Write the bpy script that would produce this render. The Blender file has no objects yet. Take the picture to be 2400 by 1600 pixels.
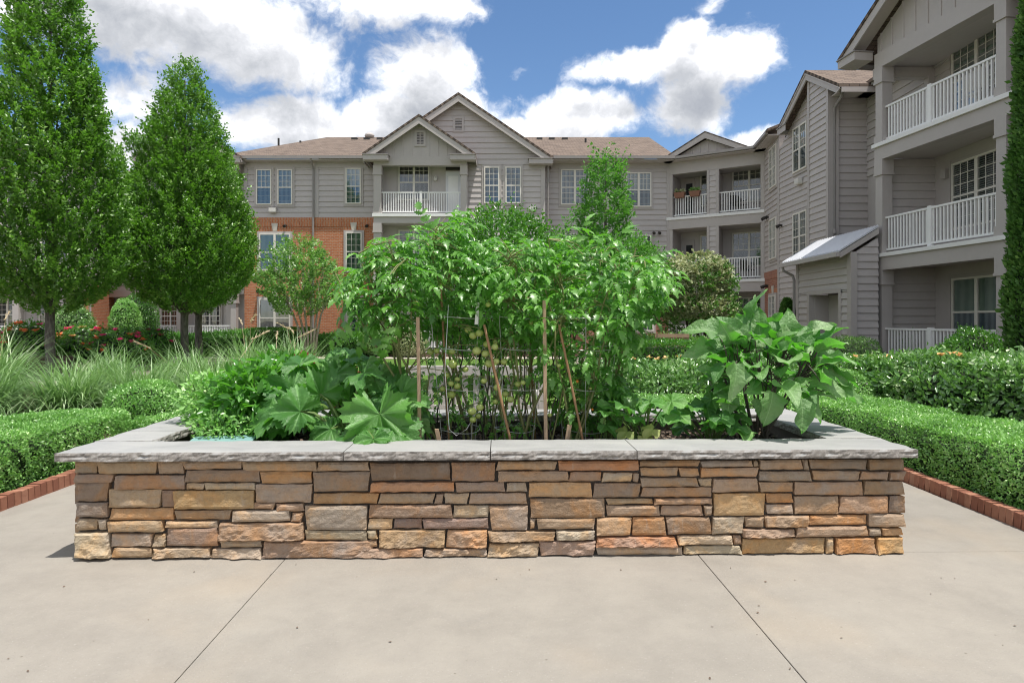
import bpy, math, random
import numpy as np
from mathutils import Matrix, Vector

# ------------------------------------------------------------------ camera, sky, sun, exposure
scene = bpy.context.scene
COL = scene.collection
rad = math.radians

cam_data = bpy.data.cameras.new('camera')
cam_data.sensor_width = 36.0
cam_data.lens = 22.0
cam_data.shift_y = -0.0208
cam_data.clip_start = 0.05
cam_data.clip_end = 2000.0
cam = bpy.data.objects.new('camera', cam_data)
COL.objects.link(cam)
cam.location = (0.0, 0.0, 1.4)
cam.rotation_euler = (rad(90), 0, 0)
scene.camera = cam

SUN_VEC = Vector((0.21, -0.17, 1.0)).normalized()
SUN_ELEV = math.asin(SUN_VEC.z)
SUN_AZ = math.atan2(SUN_VEC.x, SUN_VEC.y)          # clockwise from +Y
sun_data = bpy.data.lights.new('sun', 'SUN')
sun_data.energy = 2.2
sun_data.angle = rad(0.53)
sun_data.color = (1.0, 0.955, 0.89)
sun = bpy.data.objects.new('sun', sun_data)
COL.objects.link(sun)
sun.location = (0, 0, 30)
sun.rotation_euler = SUN_VEC.to_track_quat('Z', 'Y').to_euler()

scene.view_settings.view_transform = 'Standard'
scene.view_settings.look = 'None'
scene.view_settings.exposure = 1.25
CLOUD = 0.64
scene.view_settings.gamma = 1.0
scene.render.engine = 'CYCLES'
cy = scene.cycles
cy.use_denoising = True
cy.filter_width = 1.1
cy.max_bounces = 7
cy.diffuse_bounces = 3
cy.glossy_bounces = 3
cy.transmission_bounces = 4
cy.transparent_max_bounces = 8
cy.caustics_reflective = False
cy.caustics_refractive = False
cy.use_adaptive_sampling = True
cy.adaptive_threshold = 0.012


class NT:
    """tiny helper for wiring node trees"""
    def __init__(self, tree):
        self.t = tree
        tree.nodes.clear()

    def n(self, typ, **kw):
        nd = self.t.nodes.new(typ)
        ins = kw.pop('ins', None)
        for k, v in kw.items():
            setattr(nd, k, v)
        if ins:
            for k, v in ins.items():
                s = nd.inputs[k]
                if isinstance(v, bpy.types.NodeSocket):
                    self.t.links.new(v, s)
                elif isinstance(v, bpy.types.Node):
                    self.t.links.new(v.outputs[0], s)
                else:
                    s.default_value = v
        return nd

    def math(self, op, a, b=None, c=None, clamp=False):
        ins = {0: a}
        if b is not None:
            ins[1] = b
        if c is not None:
            ins[2] = c
        nd = self.n('ShaderNodeMath', operation=op, ins=ins)
        nd.use_clamp = clamp
        return nd.outputs[0]

    def vec(self, op, a, b=None, out=0):
        ins = {0: a}
        if b is not None:
            ins[1] = b
        return self.n('ShaderNodeVectorMath', operation=op, ins=ins).outputs[out]

    def noise(self, vec, scale, detail=2.0, rough=0.5, dist=0.0):
        nd = self.n('ShaderNodeTexNoise', ins={'Scale': scale, 'Detail': detail, 'Roughness': rough, 'Distortion': dist})
        if vec is not None:
            self.t.links.new(vec, nd.inputs['Vector'])
        return nd.outputs['Fac']

    def ramp(self, fac, stops):
        nd = self.n('ShaderNodeValToRGB', ins={0: fac})
        el = nd.color_ramp.elements
        while len(el) < len(stops):
            el.new(0.5)
        for e, (p, c) in zip(el, stops):
            e.position = p
            e.color = (c[0], c[1], c[2], 1.0) if len(c) == 3 else c
        return nd.outputs[0]

    def mix(self, fac, a, b, blend='MIX'):
        nd = self.n('ShaderNodeMix', data_type='RGBA', blend_type=blend)
        for key, v in ((0, fac), (6, a), (7, b)):
            s = nd.inputs[key]
            if isinstance(v, bpy.types.NodeSocket):
                self.t.links.new(v, s)
            elif isinstance(v, (tuple, list)):
                s.default_value = (v[0], v[1], v[2], 1.0)
            else:
                s.default_value = v
        return nd.outputs[2]

    def smooth(self, v, lo, hi):
        nd = self.n('ShaderNodeMapRange', interpolation_type='SMOOTHSTEP',
                    ins={'Value': v, 'From Min': lo, 'From Max': hi, 'To Min': 0.0, 'To Max': 1.0})
        return nd.outputs[0]


# ---- world: physical sky with cumulus clouds
world = bpy.data.worlds.new('World')
scene.world = world
world.use_nodes = True


def cloud_group():
    g = bpy.data.node_groups.new('cloud_density', 'ShaderNodeTree')
    g.interface.new_socket('Dir', in_out='INPUT', socket_type='NodeSocketVector')
    g.interface.new_socket('Density', in_out='OUTPUT', socket_type='NodeSocketFloat')
    w = NT(g)
    gi = w.n('NodeGroupInput')
    go = w.n('NodeGroupOutput')
    d = gi.outputs[0]
    f = 1437.0
    # cumulus masses: where they stand in the sky, half sizes, weight
    masses = [(300, 20, 350, 175, 1.25), (600, 130, 270, 105, 1.05), (900, -10, 260, 85, 1.0), (300, 235, 130, 95, .8),
              (700, 296, 200, 78, 1.15), (985, 185, 140, 110, 1.25), (1010, 290, 230, 90, 1.2),
              (1320, 268, 150, 72, 1.2), (1180, 310, 120, 55, 1.0), (1650, 145, 175, 85, 1.2), (1430, 152, 190, 46, .9),
              (1610, 240, 105, 85, 1.05), (1575, 85, 75, 55, 1.0), (1625, 12, 50, 26, .6), (1740, 318, 110, 30, .9),
              (630, 238, 85, 34, .7), (1200, 172, 44, 24, .62), (50, 30, 90, 80, .8), (270, 340, 100, 70, .95)]
    wob = w.n('ShaderNodeTexNoise', ins={'Vector': d, 'Scale': 11.0, 'Detail': 4.0, 'Roughness': .55}).outputs['Color']
    dw = w.vec('ADD', d, w.vec('MULTIPLY', w.vec('SUBTRACT', wob, (.5, .5, .5)), (.075, .075, .05)))
    acc = None
    for (px, py, rx, ry, wt) in masses:
        v = Vector(((px - 1176) / f, 1.0, (735 - py) / f))
        L = v.length
        v = v / L
        sx = L * L / (rx / f) / 1.0
        sz = L * L / (ry / f) / 1.0
        q = w.vec('SUBTRACT', dw, tuple(v))
        q = w.vec('MULTIPLY', q, (sx / L ** .5, sx * 0.6, sz / L ** .5))
        ln = w.vec('LENGTH', q, out=1)
        b = w.math('MULTIPLY', w.math('SUBTRACT', 1.0, w.smooth(ln, 0.0, 1.6)), wt)
        acc = b if acc is None else w.math('MAXIMUM', acc, w.math('ADD', b, w.math('MULTIPLY', acc, 0.25)))
    # unseen cloud all round, coverage raised to add fill light to the shade
    gen = w.smooth(w.noise(w.vec('MULTIPLY', d, (2.2, 2.2, 3.6)), 1.0, 3.0, .5), .30, .52)
    sep = w.n('ShaderNodeSeparateXYZ', ins={0: d})
    off = w.smooth(sep.outputs[1], .72, .5)
    acc = w.math('MAXIMUM', acc, w.math('MULTIPLY', gen, off))
    n1 = w.noise(w.vec('MULTIPLY', dw, (1, 1, 1.35)), 8.0, 10.0, .62, .2)
    n2 = w.noise(dw, 30.0, 6.0, .62)
    dens = w.math('ADD', acc, w.math('MULTIPLY', w.math('SUBTRACT', n1, .5), 1.7))
    dens = w.math('ADD', dens, w.math('MULTIPLY', w.math('SUBTRACT', n2, .5), .7))
    g.links.new(dens, go.inputs[0])
    return g


def build_world():
    w = NT(world.node_tree)
    tc = w.n('ShaderNodeTexCoord')
    d = w.vec('NORMALIZE', tc.outputs['Generated'])
    sky = w.n('ShaderNodeTexSky', sky_type='NISHITA')
    sky.sun_disc = False
    sky.sun_elevation = SUN_ELEV
    sky.sun_rotation = SUN_AZ
    sky.altitude = 600
    sky.air_density = 1.0
    sky.dust_density = 0.0
    sky.ozone_density = 2.0
    grp = cloud_group()

    def dens(off):
        v = w.vec('ADD', d, off) if off else d
        nd = w.n('ShaderNodeGroup')
        nd.node_tree = grp
        w.t.links.new(v, nd.inputs[0])
        return nd.outputs[0]
    d0 = dens(None)
    d1 = dens((0.012, -0.01, 0.05))
    sep = w.n('ShaderNodeSeparateXYZ', ins={0: d})
    alpha = w.math('POWER', w.smooth(d0, .30, .86), 1.25)
    # thicker cloud above a point shades it
    thick = w.smooth(d1, .2, 1.35)
    core = w.smooth(d0, .6, 1.6)
    sh = w.math('ADD', w.math('MULTIPLY', thick, .7), w.math('MULTIPLY', core, .3))
    ccol = w.ramp(sh, [(0.0, (.97, .97, .97)), (.18, (.82, .83, .84)), (.42, (.58, .59, .62)), (.7, (.42, .435, .465)), (1.0, (.27, .29, .33))])
    hs = w.n('ShaderNodeHueSaturation', ins={'Saturation': 1.1, 'Value': 1.15, 'Color': sky.outputs[0]})
    bg1 = w.n('ShaderNodeBackground', ins={'Color': hs.outputs[0], 'Strength': 0.057})
    bg2 = w.n('ShaderNodeBackground', ins={'Color': ccol, 'Strength': CLOUD})
    above = w.smooth(sep.outputs[2], -0.02, 0.03)
    mx = w.n('ShaderNodeMixShader', ins={0: w.math('MULTIPLY', alpha, above), 1: bg1.outputs[0], 2: bg2.outputs[0]})
    out = w.n('ShaderNodeOutputWorld')
    w.t.links.new(mx.outputs[0], out.inputs[0])


build_world()
world.cycles.sampling_method = 'MANUAL'
world.cycles.sample_map_resolution = 512

# ------------------------------------------------------------------ helpers
RNG = np.random.default_rng(7)
random.seed(7)
WM = {}


def reg(o, M):
    WM[o.name] = M.copy()


def place(o, M=None, parent=None):
    """link o with world matrix M under parent"""
    M = M or Matrix.Identity(4)
    COL.objects.link(o)
    if parent is not None:
        o.parent = parent
        o.matrix_parent_inverse = WM[parent.name].inverted()
    o.matrix_basis = M
    reg(o, M)
    return o


def thing(name, label, cat, loc=(0, 0, 0), rotz=0.0, group=None):
    o = bpy.data.objects.new(name, None)
    o.empty_display_size = 0.2
    place(o, Matrix.Translation(loc) @ Matrix.Rotation(rotz, 4, 'Z'))
    return tag(o, label, cat, group)


def tag(o, label, cat, group=None):
    o['label'] = label
    o['category'] = cat
    if group:
        o['group'] = group
    return o


def kind(o, k):
    o['kind'] = k
    return o


def mesh_data(name, verts, faces, mat, uvs=None, smooth=False):
    me = bpy.data.meshes.new(name)
    me.from_pydata([tuple(v) for v in verts], [], faces)
    if mat is not None:
        me.materials.append(mat)
    if uvs is not None:
        ul = me.uv_layers.new(name='UVMap')
        ul.data.foreach_set('uv', np.asarray(uvs, dtype=np.float32).ravel())
    if smooth:
        me.polygons.foreach_set('use_smooth', [True] * len(me.polygons))
    me.update()
    return me


def mk(name, verts, faces, mat, parent=None, M=None, uvs=None, smooth=False):
    me = mesh_data(name, verts, faces, mat, uvs, smooth)
    o = bpy.data.objects.new(name, me)
    return place(o, M, parent)


def inst(name, me, parent, M):
    return place(bpy.data.objects.new(name, me), M, parent)


class MB:
    """collects simple solids into one mesh"""
    def __init__(self):
        self.v = []
        self.f = []

    def box(self, x0, x1, y0, y1, z0, z1):
        b = len(self.v)
        self.v += [(x0, y0, z0), (x1, y0, z0), (x1, y1, z0), (x0, y1, z0), (x0, y0, z1), (x1, y0, z1), (x1, y1, z1), (x0, y1, z1)]
        self.f += [tuple(b + i for i in q) for q in ((0, 3, 2, 1), (4, 5, 6, 7), (0, 1, 5, 4), (1, 2, 6, 5), (2, 3, 7, 6), (3, 0, 4, 7))]
        return self

    def hexa(self, p):
        """eight corners: bottom ring 0-3, top ring 4-7"""
        b = len(self.v)
        self.v += [tuple(q) for q in p]
        self.f += [tuple(b + i for i in q) for q in ((0, 3, 2, 1), (4, 5, 6, 7), (0, 1, 5, 4), (1, 2, 6, 5), (2, 3, 7, 6), (3, 0, 4, 7))]
        return self

    def prism(self, poly, axis, a0, a1):
        """polygon extruded along an axis; poly points are given in the two other axes in order"""
        b = len(self.v)
        n = len(poly)
        for a in (a0, a1):
            for (p, q) in poly:
                self.v.append({'x': (a, p, q), 'y': (p, a, q), 'z': (p, q, a)}[axis])
        self.f.append(tuple(b + i for i in range(n)))
        self.f.append(tuple(b + n + i for i in reversed(range(n))))
        for i in range(n):
            j = (i + 1) % n
            self.f.append((b + i, b + n + i, b + n + j, b + j))
        return self

    def tube(self, pts, radii, sides=6, cap=True):
        pts = [Vector(p) for p in pts]
        if not hasattr(radii, '__len__'):
            radii = [radii] * len(pts)
        b = len(self.v)
        up = Vector((0, 0, 1))
        for i, p in enumerate(pts):
            t = (pts[min(i + 1, len(pts) - 1)] - pts[max(i - 1, 0)])
            if t.length < 1e-9:
                t = up.copy()
            t.normalize()
            a = t.cross(Vector((1, 0, 0)) if abs(t.x) < .8 else Vector((0, 1, 0))).normalized()
            c = t.cross(a)
            for k in range(sides):
                an = 2 * math.pi * k / sides
                self.v.append(tuple(p + (a * math.cos(an) + c * math.sin(an)) * radii[i]))
        for i in range(len(pts) - 1):
            for k in range(sides):
                j = (k + 1) % sides
                self.f.append((b + i * sides + k, b + i * sides + j, b + (i + 1) * sides + j, b + (i + 1) * sides + k))
        if cap:
            self.f.append(tuple(b + k for k in reversed(range(sides))))
            e = b + (len(pts) - 1) * sides
            self.f.append(tuple(e + k for k in range(sides)))
        return self

    def sphere(self, c, r, seg=10, rings=7, sz=1.0):
        b = len(self.v)
        self.v.append((c[0], c[1], c[2] - r * sz))
        for i in range(1, rings):
            ph = math.pi * i / rings - math.pi / 2
            for k in range(seg):
                a = 2 * math.pi * k / seg
                self.v.append((c[0] + r * math.cos(ph) * math.cos(a), c[1] + r * math.cos(ph) * math.sin(a), c[2] + r * sz * math.sin(ph)))
        self.v.append((c[0], c[1], c[2] + r * sz))
        top = len(self.v) - 1
        for k in range(seg):
            j = (k + 1) % seg
            self.f.append((b, b + 1 + j, b + 1 + k))
            for i in range(rings - 2):
                self.f.append((b + 1 + i * seg + k, b + 1 + i * seg + j, b + 1 + (i + 1) * seg + j, b + 1 + (i + 1) * seg + k))
            self.f.append((b + 1 + (rings - 2) * seg + k, b + 1 + (rings - 2) * seg + j, top))
        return self

    def build(self, name, mat, parent=None, M=None, smooth=False):
        return mk(name, self.v, self.f, mat, parent, M, None, smooth)

    def data(self, name, mat, smooth=False):
        return mesh_data(name, self.v, self.f, mat, None, smooth)


def fast_mesh(name, V, tris, mat, smooth=False):
    """V (n,3), tris (m,3) arrays"""
    me = bpy.data.meshes.new(name)
    n, m = len(V), len(tris)
    me.vertices.add(n)
    me.vertices.foreach_set('co', np.ascontiguousarray(V, dtype=np.float32).ravel())
    me.loops.add(m * 3)
    me.loops.foreach_set('vertex_index', np.ascontiguousarray(tris, dtype=np.int32).ravel())
    me.polygons.add(m)
    me.polygons.foreach_set('loop_start', np.arange(0, m * 3, 3, dtype=np.int32))
    me.polygons.foreach_set('loop_total', np.full(m, 3, dtype=np.int32))
    if smooth:
        me.polygons.foreach_set('use_smooth', np.ones(m, dtype=bool))
    me.materials.append(mat)
    me.update(calc_edges=True)
    return me


def norm(a):
    return a / np.maximum(np.linalg.norm(a, axis=1, keepdims=True), 1e-9)


LEAF = (np.array([[0, 0, 0], [.27, .45, .09], [0, 1, -.02], [-.27, .45, .09]], float), np.array([[0, 1, 2], [0, 2, 3]]))
LEAF_WIDE = (np.array([[0, 0, 0], [.36, .42, .1], [0, 1, -.05], [-.36, .42, .1]], float), np.array([[0, 1, 2], [0, 2, 3]]))
LEAF6 = (np.array([[0, 0, 0], [.22, .3, .07], [.2, .65, .06], [0, 1, -.08], [-.2, .65, .06], [-.22, .3, .07]], float),
         np.array([[0, 1, 2], [0, 2, 3], [0, 3, 4], [0, 4, 5]]))
NEEDLE = (np.array([[-.1, 0, 0], [.1, 0, 0], [0, 1, 0]], float), np.array([[0, 1, 2]]))


def leaf_cloud(name, P, T, N, S, tmpl, mat, parent=None, extra=None):
    tv, tf = tmpl
    T = norm(T)
    N = norm(N - (N * T).sum(1, keepdims=True) * T)
    B = np.cross(N, T)
    n, k = len(P), len(tv)
    S = np.broadcast_to(np.asarray(S, float), (n,))[:, None, None]
    V = P[:, None, :] + S * (tv[None, :, 0:1] * B[:, None, :] + tv[None, :, 1:2] * T[:, None, :] + tv[None, :, 2:3] * N[:, None, :])
    F = tf[None, :, :] + (np.arange(n) * k)[:, None, None]
    V = V.reshape(-1, 3)
    F = F.reshape(-1, 3)
    me = fast_mesh(name, V, F, mat)
    o = bpy.data.objects.new(name, me)
    place(o, None, parent)
    o['kind'] = 'stuff'
    return o


def rand_dirs(n, rng):
    return norm(rng.normal(size=(n, 3)))


def vnoise(P, scale, seed=0, octaves=2):
    """cheap smooth value noise from sines, -1..1"""
    rng = np.random.default_rng(seed + 991)
    out = np.zeros(len(P))
    amp = 1.0
    tot = 0.0
    for o in range(octaves):
        for _ in range(3):
            k = rng.normal(size=3) * scale * (2 ** o)
            out += amp * np.sin(P @ k + rng.uniform(0, 6.28)) / 3
        tot += amp * .7
        amp *= .55
    return out / tot


# ------------------------------------------------------------------ materials
MATS = {}


def new_mat(name):
    m = bpy.data.materials.new(name)
    m.use_nodes = True
    MATS[name] = m
    return m, NT(m.node_tree)


def finish(w, bsdf, disp=None):
    out = w.n('ShaderNodeOutputMaterial')
    w.t.links.new(bsdf, out.inputs[0])


def bump(w, height, strength, dist=0.01):
    return w.n('ShaderNodeBump', ins={'Height': height, 'Strength': strength, 'Distance': dist}).outputs[0]


def paint(name, col, rough=.55, var=.12, scale=3.0, bumpy=0.0, bscale=60, spec=.4, metallic=0.0, streak=False):
    """painted or plain surface with gentle mottling and grime"""
    m, w = new_mat(name)
    tc = w.n('ShaderNodeTexCoord').outputs['Object']
    geo = w.n('ShaderNodeNewGeometry').outputs['Position']
    a = w.noise(geo, scale, 4, .6)
    b = w.noise(w.vec('MULTIPLY', geo, (6, 6, .6)) if streak else geo, scale * 6, 3, .6)
    f = w.math('ADD', w.math('MULTIPLY', a, .6), w.math('MULTIPLY', b, .4))
    lo = tuple(c * (1 - var) for c in col)
    hi = tuple(min(c * (1 + var), .95) for c in col)
    c = w.ramp(f, [(.3, lo), (.7, hi)])
    p = w.n('ShaderNodeBsdfPrincipled', ins={'Base Color': c, 'Roughness': rough, 'Specular IOR Level': spec, 'Metallic': metallic})
    if bumpy:
        w.t.links.new(bump(w, w.noise(geo, bscale, 4, .6), bumpy, .004), p.inputs['Normal'])
    finish(w, p.outputs[0])
    return m


def leafmat(name, dark, light, trans, tfac=.35, rough=.45, spec=.5, patch=1.2, pale=None, vein=None, gain=1.6):
    """leaf: colour varies leaf by leaf and in patches, light shines through"""
    m, w = new_mat(name)
    dark, light, trans = [tuple(min(1, c * gain) for c in k) for k in (dark, light, trans)]
    pale = tuple(min(1, c * gain) for c in (pale or tuple(x * 1.25 / gain for x in light)))
    g = w.n('ShaderNodeNewGeometry')
    isl = g.outputs['Random Per Island']
    oi = w.n('ShaderNodeObjectInfo').outputs['Random']
    r = w.math('FRACT', w.math('ADD', isl, w.math('MULTIPLY', oi, 3.7)))
    pn = w.noise(g.outputs['Position'], patch, 2, .5)
    f = w.math('ADD', w.math('MULTIPLY', r, .65), w.math('MULTIPLY', w.smooth(pn, .3, .7), .35))
    c = w.ramp(f, [(0.0, dark), (.75, light), (1.0, pale)])
    nrm = None
    if vein:
        tc = w.n('ShaderNodeTexCoord').outputs['Object']
        sp = w.n('ShaderNodeSeparateXYZ', ins={0: tc})
        ax = w.math('ABSOLUTE', sp.outputs[0])
        yy = sp.outputs[1]
        if vein == 'pin':
            side = w.math('ABSOLUTE', w.math('SUBTRACT', w.math('FRACT', w.math('MULTIPLY', w.math('SUBTRACT', yy, w.math('MULTIPLY', ax, .75)), 6.5)), .5))
            line = w.math('MAXIMUM', w.smooth(ax, .018, .006), w.math('MULTIPLY', w.smooth(side, .05, .01), .3))
            hgt = w.math('MULTIPLY', w.smooth(side, .0, .3), .12)
        else:
            ang = w.math('ARCTAN2', sp.outputs[0], yy)
            cs = w.math('COSINE', w.math('MULTIPLY', ang, 4.73))
            rr = w.math('POWER', w.math('ADD', w.math('MULTIPLY', ax, ax), w.math('MULTIPLY', yy, yy)), .5)
            line = w.smooth(cs, .955, .995)
            sd = w.math('ABSOLUTE', w.math('SUBTRACT', w.math('FRACT', w.math('MULTIPLY', w.math('ADD', rr, w.math('MULTIPLY', cs, .06)), 8.0)), .5))
            hgt = w.math('MULTIPLY', cs, -.6)
        c = w.mix(w.math('MULTIPLY', line, .5), c, tuple(min(1, x * 1.6 + .06) for x in light))
        n2 = w.noise(tc, 9, 4, .6)
        c = w.mix(w.math('MULTIPLY', w.smooth(n2, .45, .7), .3), c, dark)
        nrm = bump(w, w.math('ADD', hgt, n2), .45, .03)
    p = w.n('ShaderNodeBsdfPrincipled', ins={'Base Color': c, 'Roughness': rough, 'Specular IOR Level': spec})
    t = w.n('ShaderNodeBsdfTranslucent', ins={'Color': w.mix(w.math('MULTIPLY', f, .6), trans, tuple(min(1, x * 1.4) for x in trans))})
    if nrm:
        w.t.links.new(nrm, p.inputs['Normal'])
    mx = w.n('ShaderNodeMixShader', ins={0: tfac, 1: p.outputs[0], 2: t.outputs[0]})
    finish(w, mx.outputs[0])
    return m


def concrete():
    m, w = new_mat('concrete')
    g = w.n('ShaderNodeNewGeometry').outputs['Position']
    rnd = w.n('ShaderNodeObjectInfo').outputs['Random']
    a = w.noise(g, .8, 5, .62, .4)
    b = w.noise(g, 4.5, 6, .7)
    fine = w.noise(g, 190, 3, .7)
    f = w.math('ADD', w.math('MULTIPLY', a, .6), w.math('MULTIPLY', b, .4))
    c = w.ramp(f, [(.29, (.24, .22, .193)), (.5, (.308, .283, .247)), (.71, (.372, .342, .296))])
    warm = w.smooth(w.noise(g, 1.1, 3, .5), .52, .72)
    c = w.mix(w.math('MULTIPLY', warm, .4), c, (.36, .30, .232))
    c = w.mix(w.math('MULTIPLY', w.smooth(w.noise(g, 2.3, 6, .75), .56, .75), .3), c, (.21, .2, .19))
    c = w.mix(w.smooth(fine, .60, .72), c, (.16, .145, .13))
    c = w.mix(w.smooth(w.noise(g, 120, 2, .6), .64, .74), c, (.45, .42, .39))
    vo = w.n('ShaderNodeTexVoronoi', ins={'Vector': g, 'Scale': 6.0})
    speck = w.math('LESS_THAN', vo.outputs['Distance'], .03)
    c = w.mix(w.math('MULTIPLY', speck, .55), c, (.1, .075, .055))
    c = w.mix(w.math('MULTIPLY', rnd, .12), c, (.25, .24, .22))
    p = w.n('ShaderNodeBsdfPrincipled', ins={'Base Color': c, 'Roughness': .85, 'Specular IOR Level': .25})
    h = w.math('ADD', w.math('MULTIPLY', fine, .5), w.noise(g, 60, 3, .6))
    w.t.links.new(bump(w, h, .6, .004), p.inputs['Normal'])
    finish(w, p.outputs[0])
    return m


def stone():
    """ledge stone: each stone carries its own colour on the object"""
    m, w = new_mat('ledge_stone')
    oi = w.n('ShaderNodeObjectInfo')
    tc = w.n('ShaderNodeTexCoord').outputs['Object']
    g = w.n('ShaderNodeNewGeometry').outputs['Position']
    off = w.vec('ADD', g, w.n('ShaderNodeCombineXYZ', ins={0: w.math('MULTIPLY', oi.outputs['Random'], 40), 1: 0.0, 2: 0.0}).outputs[0])
    base = oi.outputs['Color']
    n1 = w.noise(off, 5, 5, .62, .8)
    n2 = w.noise(w.vec('MULTIPLY', off, (14, 14, 30)), 1, 4, .6)
    n3 = w.noise(off, 38, 4, .65)
    warm = w.mix(1.0, base, (1.22, .98, .72), 'MULTIPLY')
    grey = w.mix(.45, base, (.36, .33, .3))
    dark = w.mix(1.0, base, (.62, .57, .54), 'MULTIPLY')
    c = w.mix(w.smooth(n1, .42, .66), base, warm)
    c = w.mix(w.smooth(w.noise(off, 3.4, 4, .6, .5), .5, .72), c, grey)
    c = w.mix(w.math('MULTIPLY', w.smooth(n2, .5, .74), .5), c, dark)
    # pale mineral wash running down
    wash = w.noise(w.vec('MULTIPLY', off, (26, 26, 5)), 1, 4, .65)
    c = w.mix(w.math('MULTIPLY', w.smooth(wash, .58, .76), .42), c, (.5, .46, .4))
    c = w.mix(w.math('MULTIPLY', w.smooth(n3, .35, .75), .3), c, dark)
    p = w.n('ShaderNodeBsdfPrincipled', ins={'Base Color': c, 'Roughness': .8, 'Specular IOR Level': .3})
    h = w.math('ADD', w.noise(off, 22, 8, .72, .3), w.math('MULTIPLY', n2, .7))
    w.t.links.new(bump(w, h, .9, .016), p.inputs['Normal'])
    finish(w, p.outputs[0])
    return m


def capstone():
    m, w = new_mat('bluestone')
    g = w.n('ShaderNodeNewGeometry')
    pos = g.outputs['Position']
    nz = w.n('ShaderNodeSeparateXYZ', ins={0: g.outputs['Normal']}).outputs[2]
    rnd = w.n('ShaderNodeObjectInfo').outputs['Random']
    a = w.noise(w.vec('MULTIPLY', pos, (1.2, 3.0, 3)), 1.6, 5, .6, .6)
    c = w.ramp(a, [(.3, (.28, .28, .275)), (.5, (.345, .345, .338)), (.7, (.40, .395, .38))])
    c = w.mix(w.math('MULTIPLY', rnd, .18), c, (.29, .30, .31))
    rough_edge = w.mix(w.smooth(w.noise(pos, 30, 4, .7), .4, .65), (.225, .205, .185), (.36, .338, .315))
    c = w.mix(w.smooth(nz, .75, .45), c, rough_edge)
    c = w.mix(w.math('MULTIPLY', w.smooth(w.noise(pos, 7, 5, .7), .6, .74), .3), c, (.2, .195, .19))
    p = w.n('ShaderNodeBsdfPrincipled', ins={'Base Color': c, 'Roughness': .72, 'Specular IOR Level': .3})
    h = w.math('ADD', w.noise(pos, 45, 4, .6), w.noise(pos, 8, 3, .6))
    w.t.links.new(bump(w, h, .3, .006), p.inputs['Normal'])
    finish(w, p.outputs[0])
    return m


def brickmat(name, c1, c2, mortar):
    m, w = new_mat(name)
    uv = w.n('ShaderNodeUVMap').outputs[0]
    g = w.n('ShaderNodeNewGeometry').outputs['Position']
    b = w.n('ShaderNodeTexBrick', ins={'Vector': uv, 'Color1': c1 + (1,), 'Color2': c2 + (1,), 'Mortar': mortar + (1,), 'Scale': 1.0,
                                      'Mortar Size': .008, 'Mortar Smooth': .2, 'Bias': -.15, 'Brick Width': .215, 'Row Height': .075})
    spot = w.noise(uv, 5.2, 3, .7)
    c = w.mix(w.math('MULTIPLY', w.smooth(spot, .55, .75), .55), b.outputs['Color'], (.19, .075, .05))
    c = w.mix(w.math('MULTIPLY', w.smooth(w.noise(uv, 3.1, 3, .7), .58, .75), .5), c, tuple(min(1, x * 1.35) for x in c2))
    p = w.n('ShaderNodeBsdfPrincipled', ins={'Base Color': c, 'Roughness': .85, 'Specular IOR Level': .2})
    w.t.links.new(bump(w, w.math('SUBTRACT', 1.0, b.outputs['Fac']), .6, .01), p.inputs['Normal'])
    finish(w, p.outputs[0])
    return m


def shinglemat():
    m, w = new_mat('asphalt_shingle')
    uv = w.n('ShaderNodeUVMap').outputs[0]
    b = w.n('ShaderNodeTexBrick', ins={'Vector': uv, 'Color1': (.235, .185, .152, 1), 'Color2': (.14, .11, .092, 1), 'Mortar': (.06, .048, .042, 1), 'Scale': 1.0,
                                      'Mortar Size': .012, 'Mortar Smooth': .5, 'Bias': 0.0, 'Brick Width': .32, 'Row Height': .145})
    n = w.noise(uv, 2.0, 5, .7)
    c = w.mix(w.math('MULTIPLY', w.smooth(n, .35, .7), .4), b.outputs['Color'], (.26, .2, .16))
    c = w.mix(w.math('MULTIPLY', w.smooth(w.noise(uv, 45, 2, .7), .5, .7), .4), c, (.10, .08, .07))
    p = w.n('ShaderNodeBsdfPrincipled', ins={'Base Color': c, 'Roughness': .92, 'Specular IOR Level': .15})
    w.t.links.new(bump(w, w.math('SUBTRACT', 1.0, b.outputs['Fac']), .7, .015), p.inputs['Normal'])
    finish(w, p.outputs[0])
    return m


def glassmat():
    m, w = new_mat('window_glass')
    fr = w.n('ShaderNodeFresnel', ins={'IOR': 1.5}).outputs[0]
    f = w.math('ADD', w.math('MULTIPLY', fr, 1.7), .07, clamp=True)
    g = w.n('ShaderNodeNewGeometry').outputs['Position']
    gl = w.n('ShaderNodeBsdfGlossy', ins={'Color': (.92, .96, 1, 1), 'Roughness': .015})
    w.t.links.new(bump(w, w.noise(g, 1.6, 1, .5), .06, .05), gl.inputs['Normal'])
    tr = w.n('ShaderNodeBsdfTransparent', ins={'Color': (.82, .88, .86, 1)})
    mx = w.n('ShaderNodeMixShader', ins={0: f, 1: tr.outputs[0], 2: gl.outputs[0]})
    finish(w, mx.outputs[0])
    return m


def clothmat(name, c1, c2, scale, vertical=True, rough=.9):
    """curtain folds or blind slats as cloth colour bands"""
    m, w = new_mat(name)
    tc = w.n('ShaderNodeTexCoord').outputs['Object']
    s = w.n('ShaderNodeSeparateXYZ', ins={0: tc})
    v = s.outputs[0] if vertical else s.outputs[2]
    wv = w.math('SINE', w.math('MULTIPLY', v, scale))
    nz = w.noise(tc, 3, 3, .6)
    f = w.math('ADD', w.math('MULTIPLY', wv, .3), nz)
    c = w.ramp(f, [(.25, c1), (.8, c2)])
    p = w.n('ShaderNodeBsdfPrincipled', ins={'Base Color': c, 'Roughness': rough, 'Specular IOR Level': .1})
    finish(w, p.outputs[0])
    return m


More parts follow.
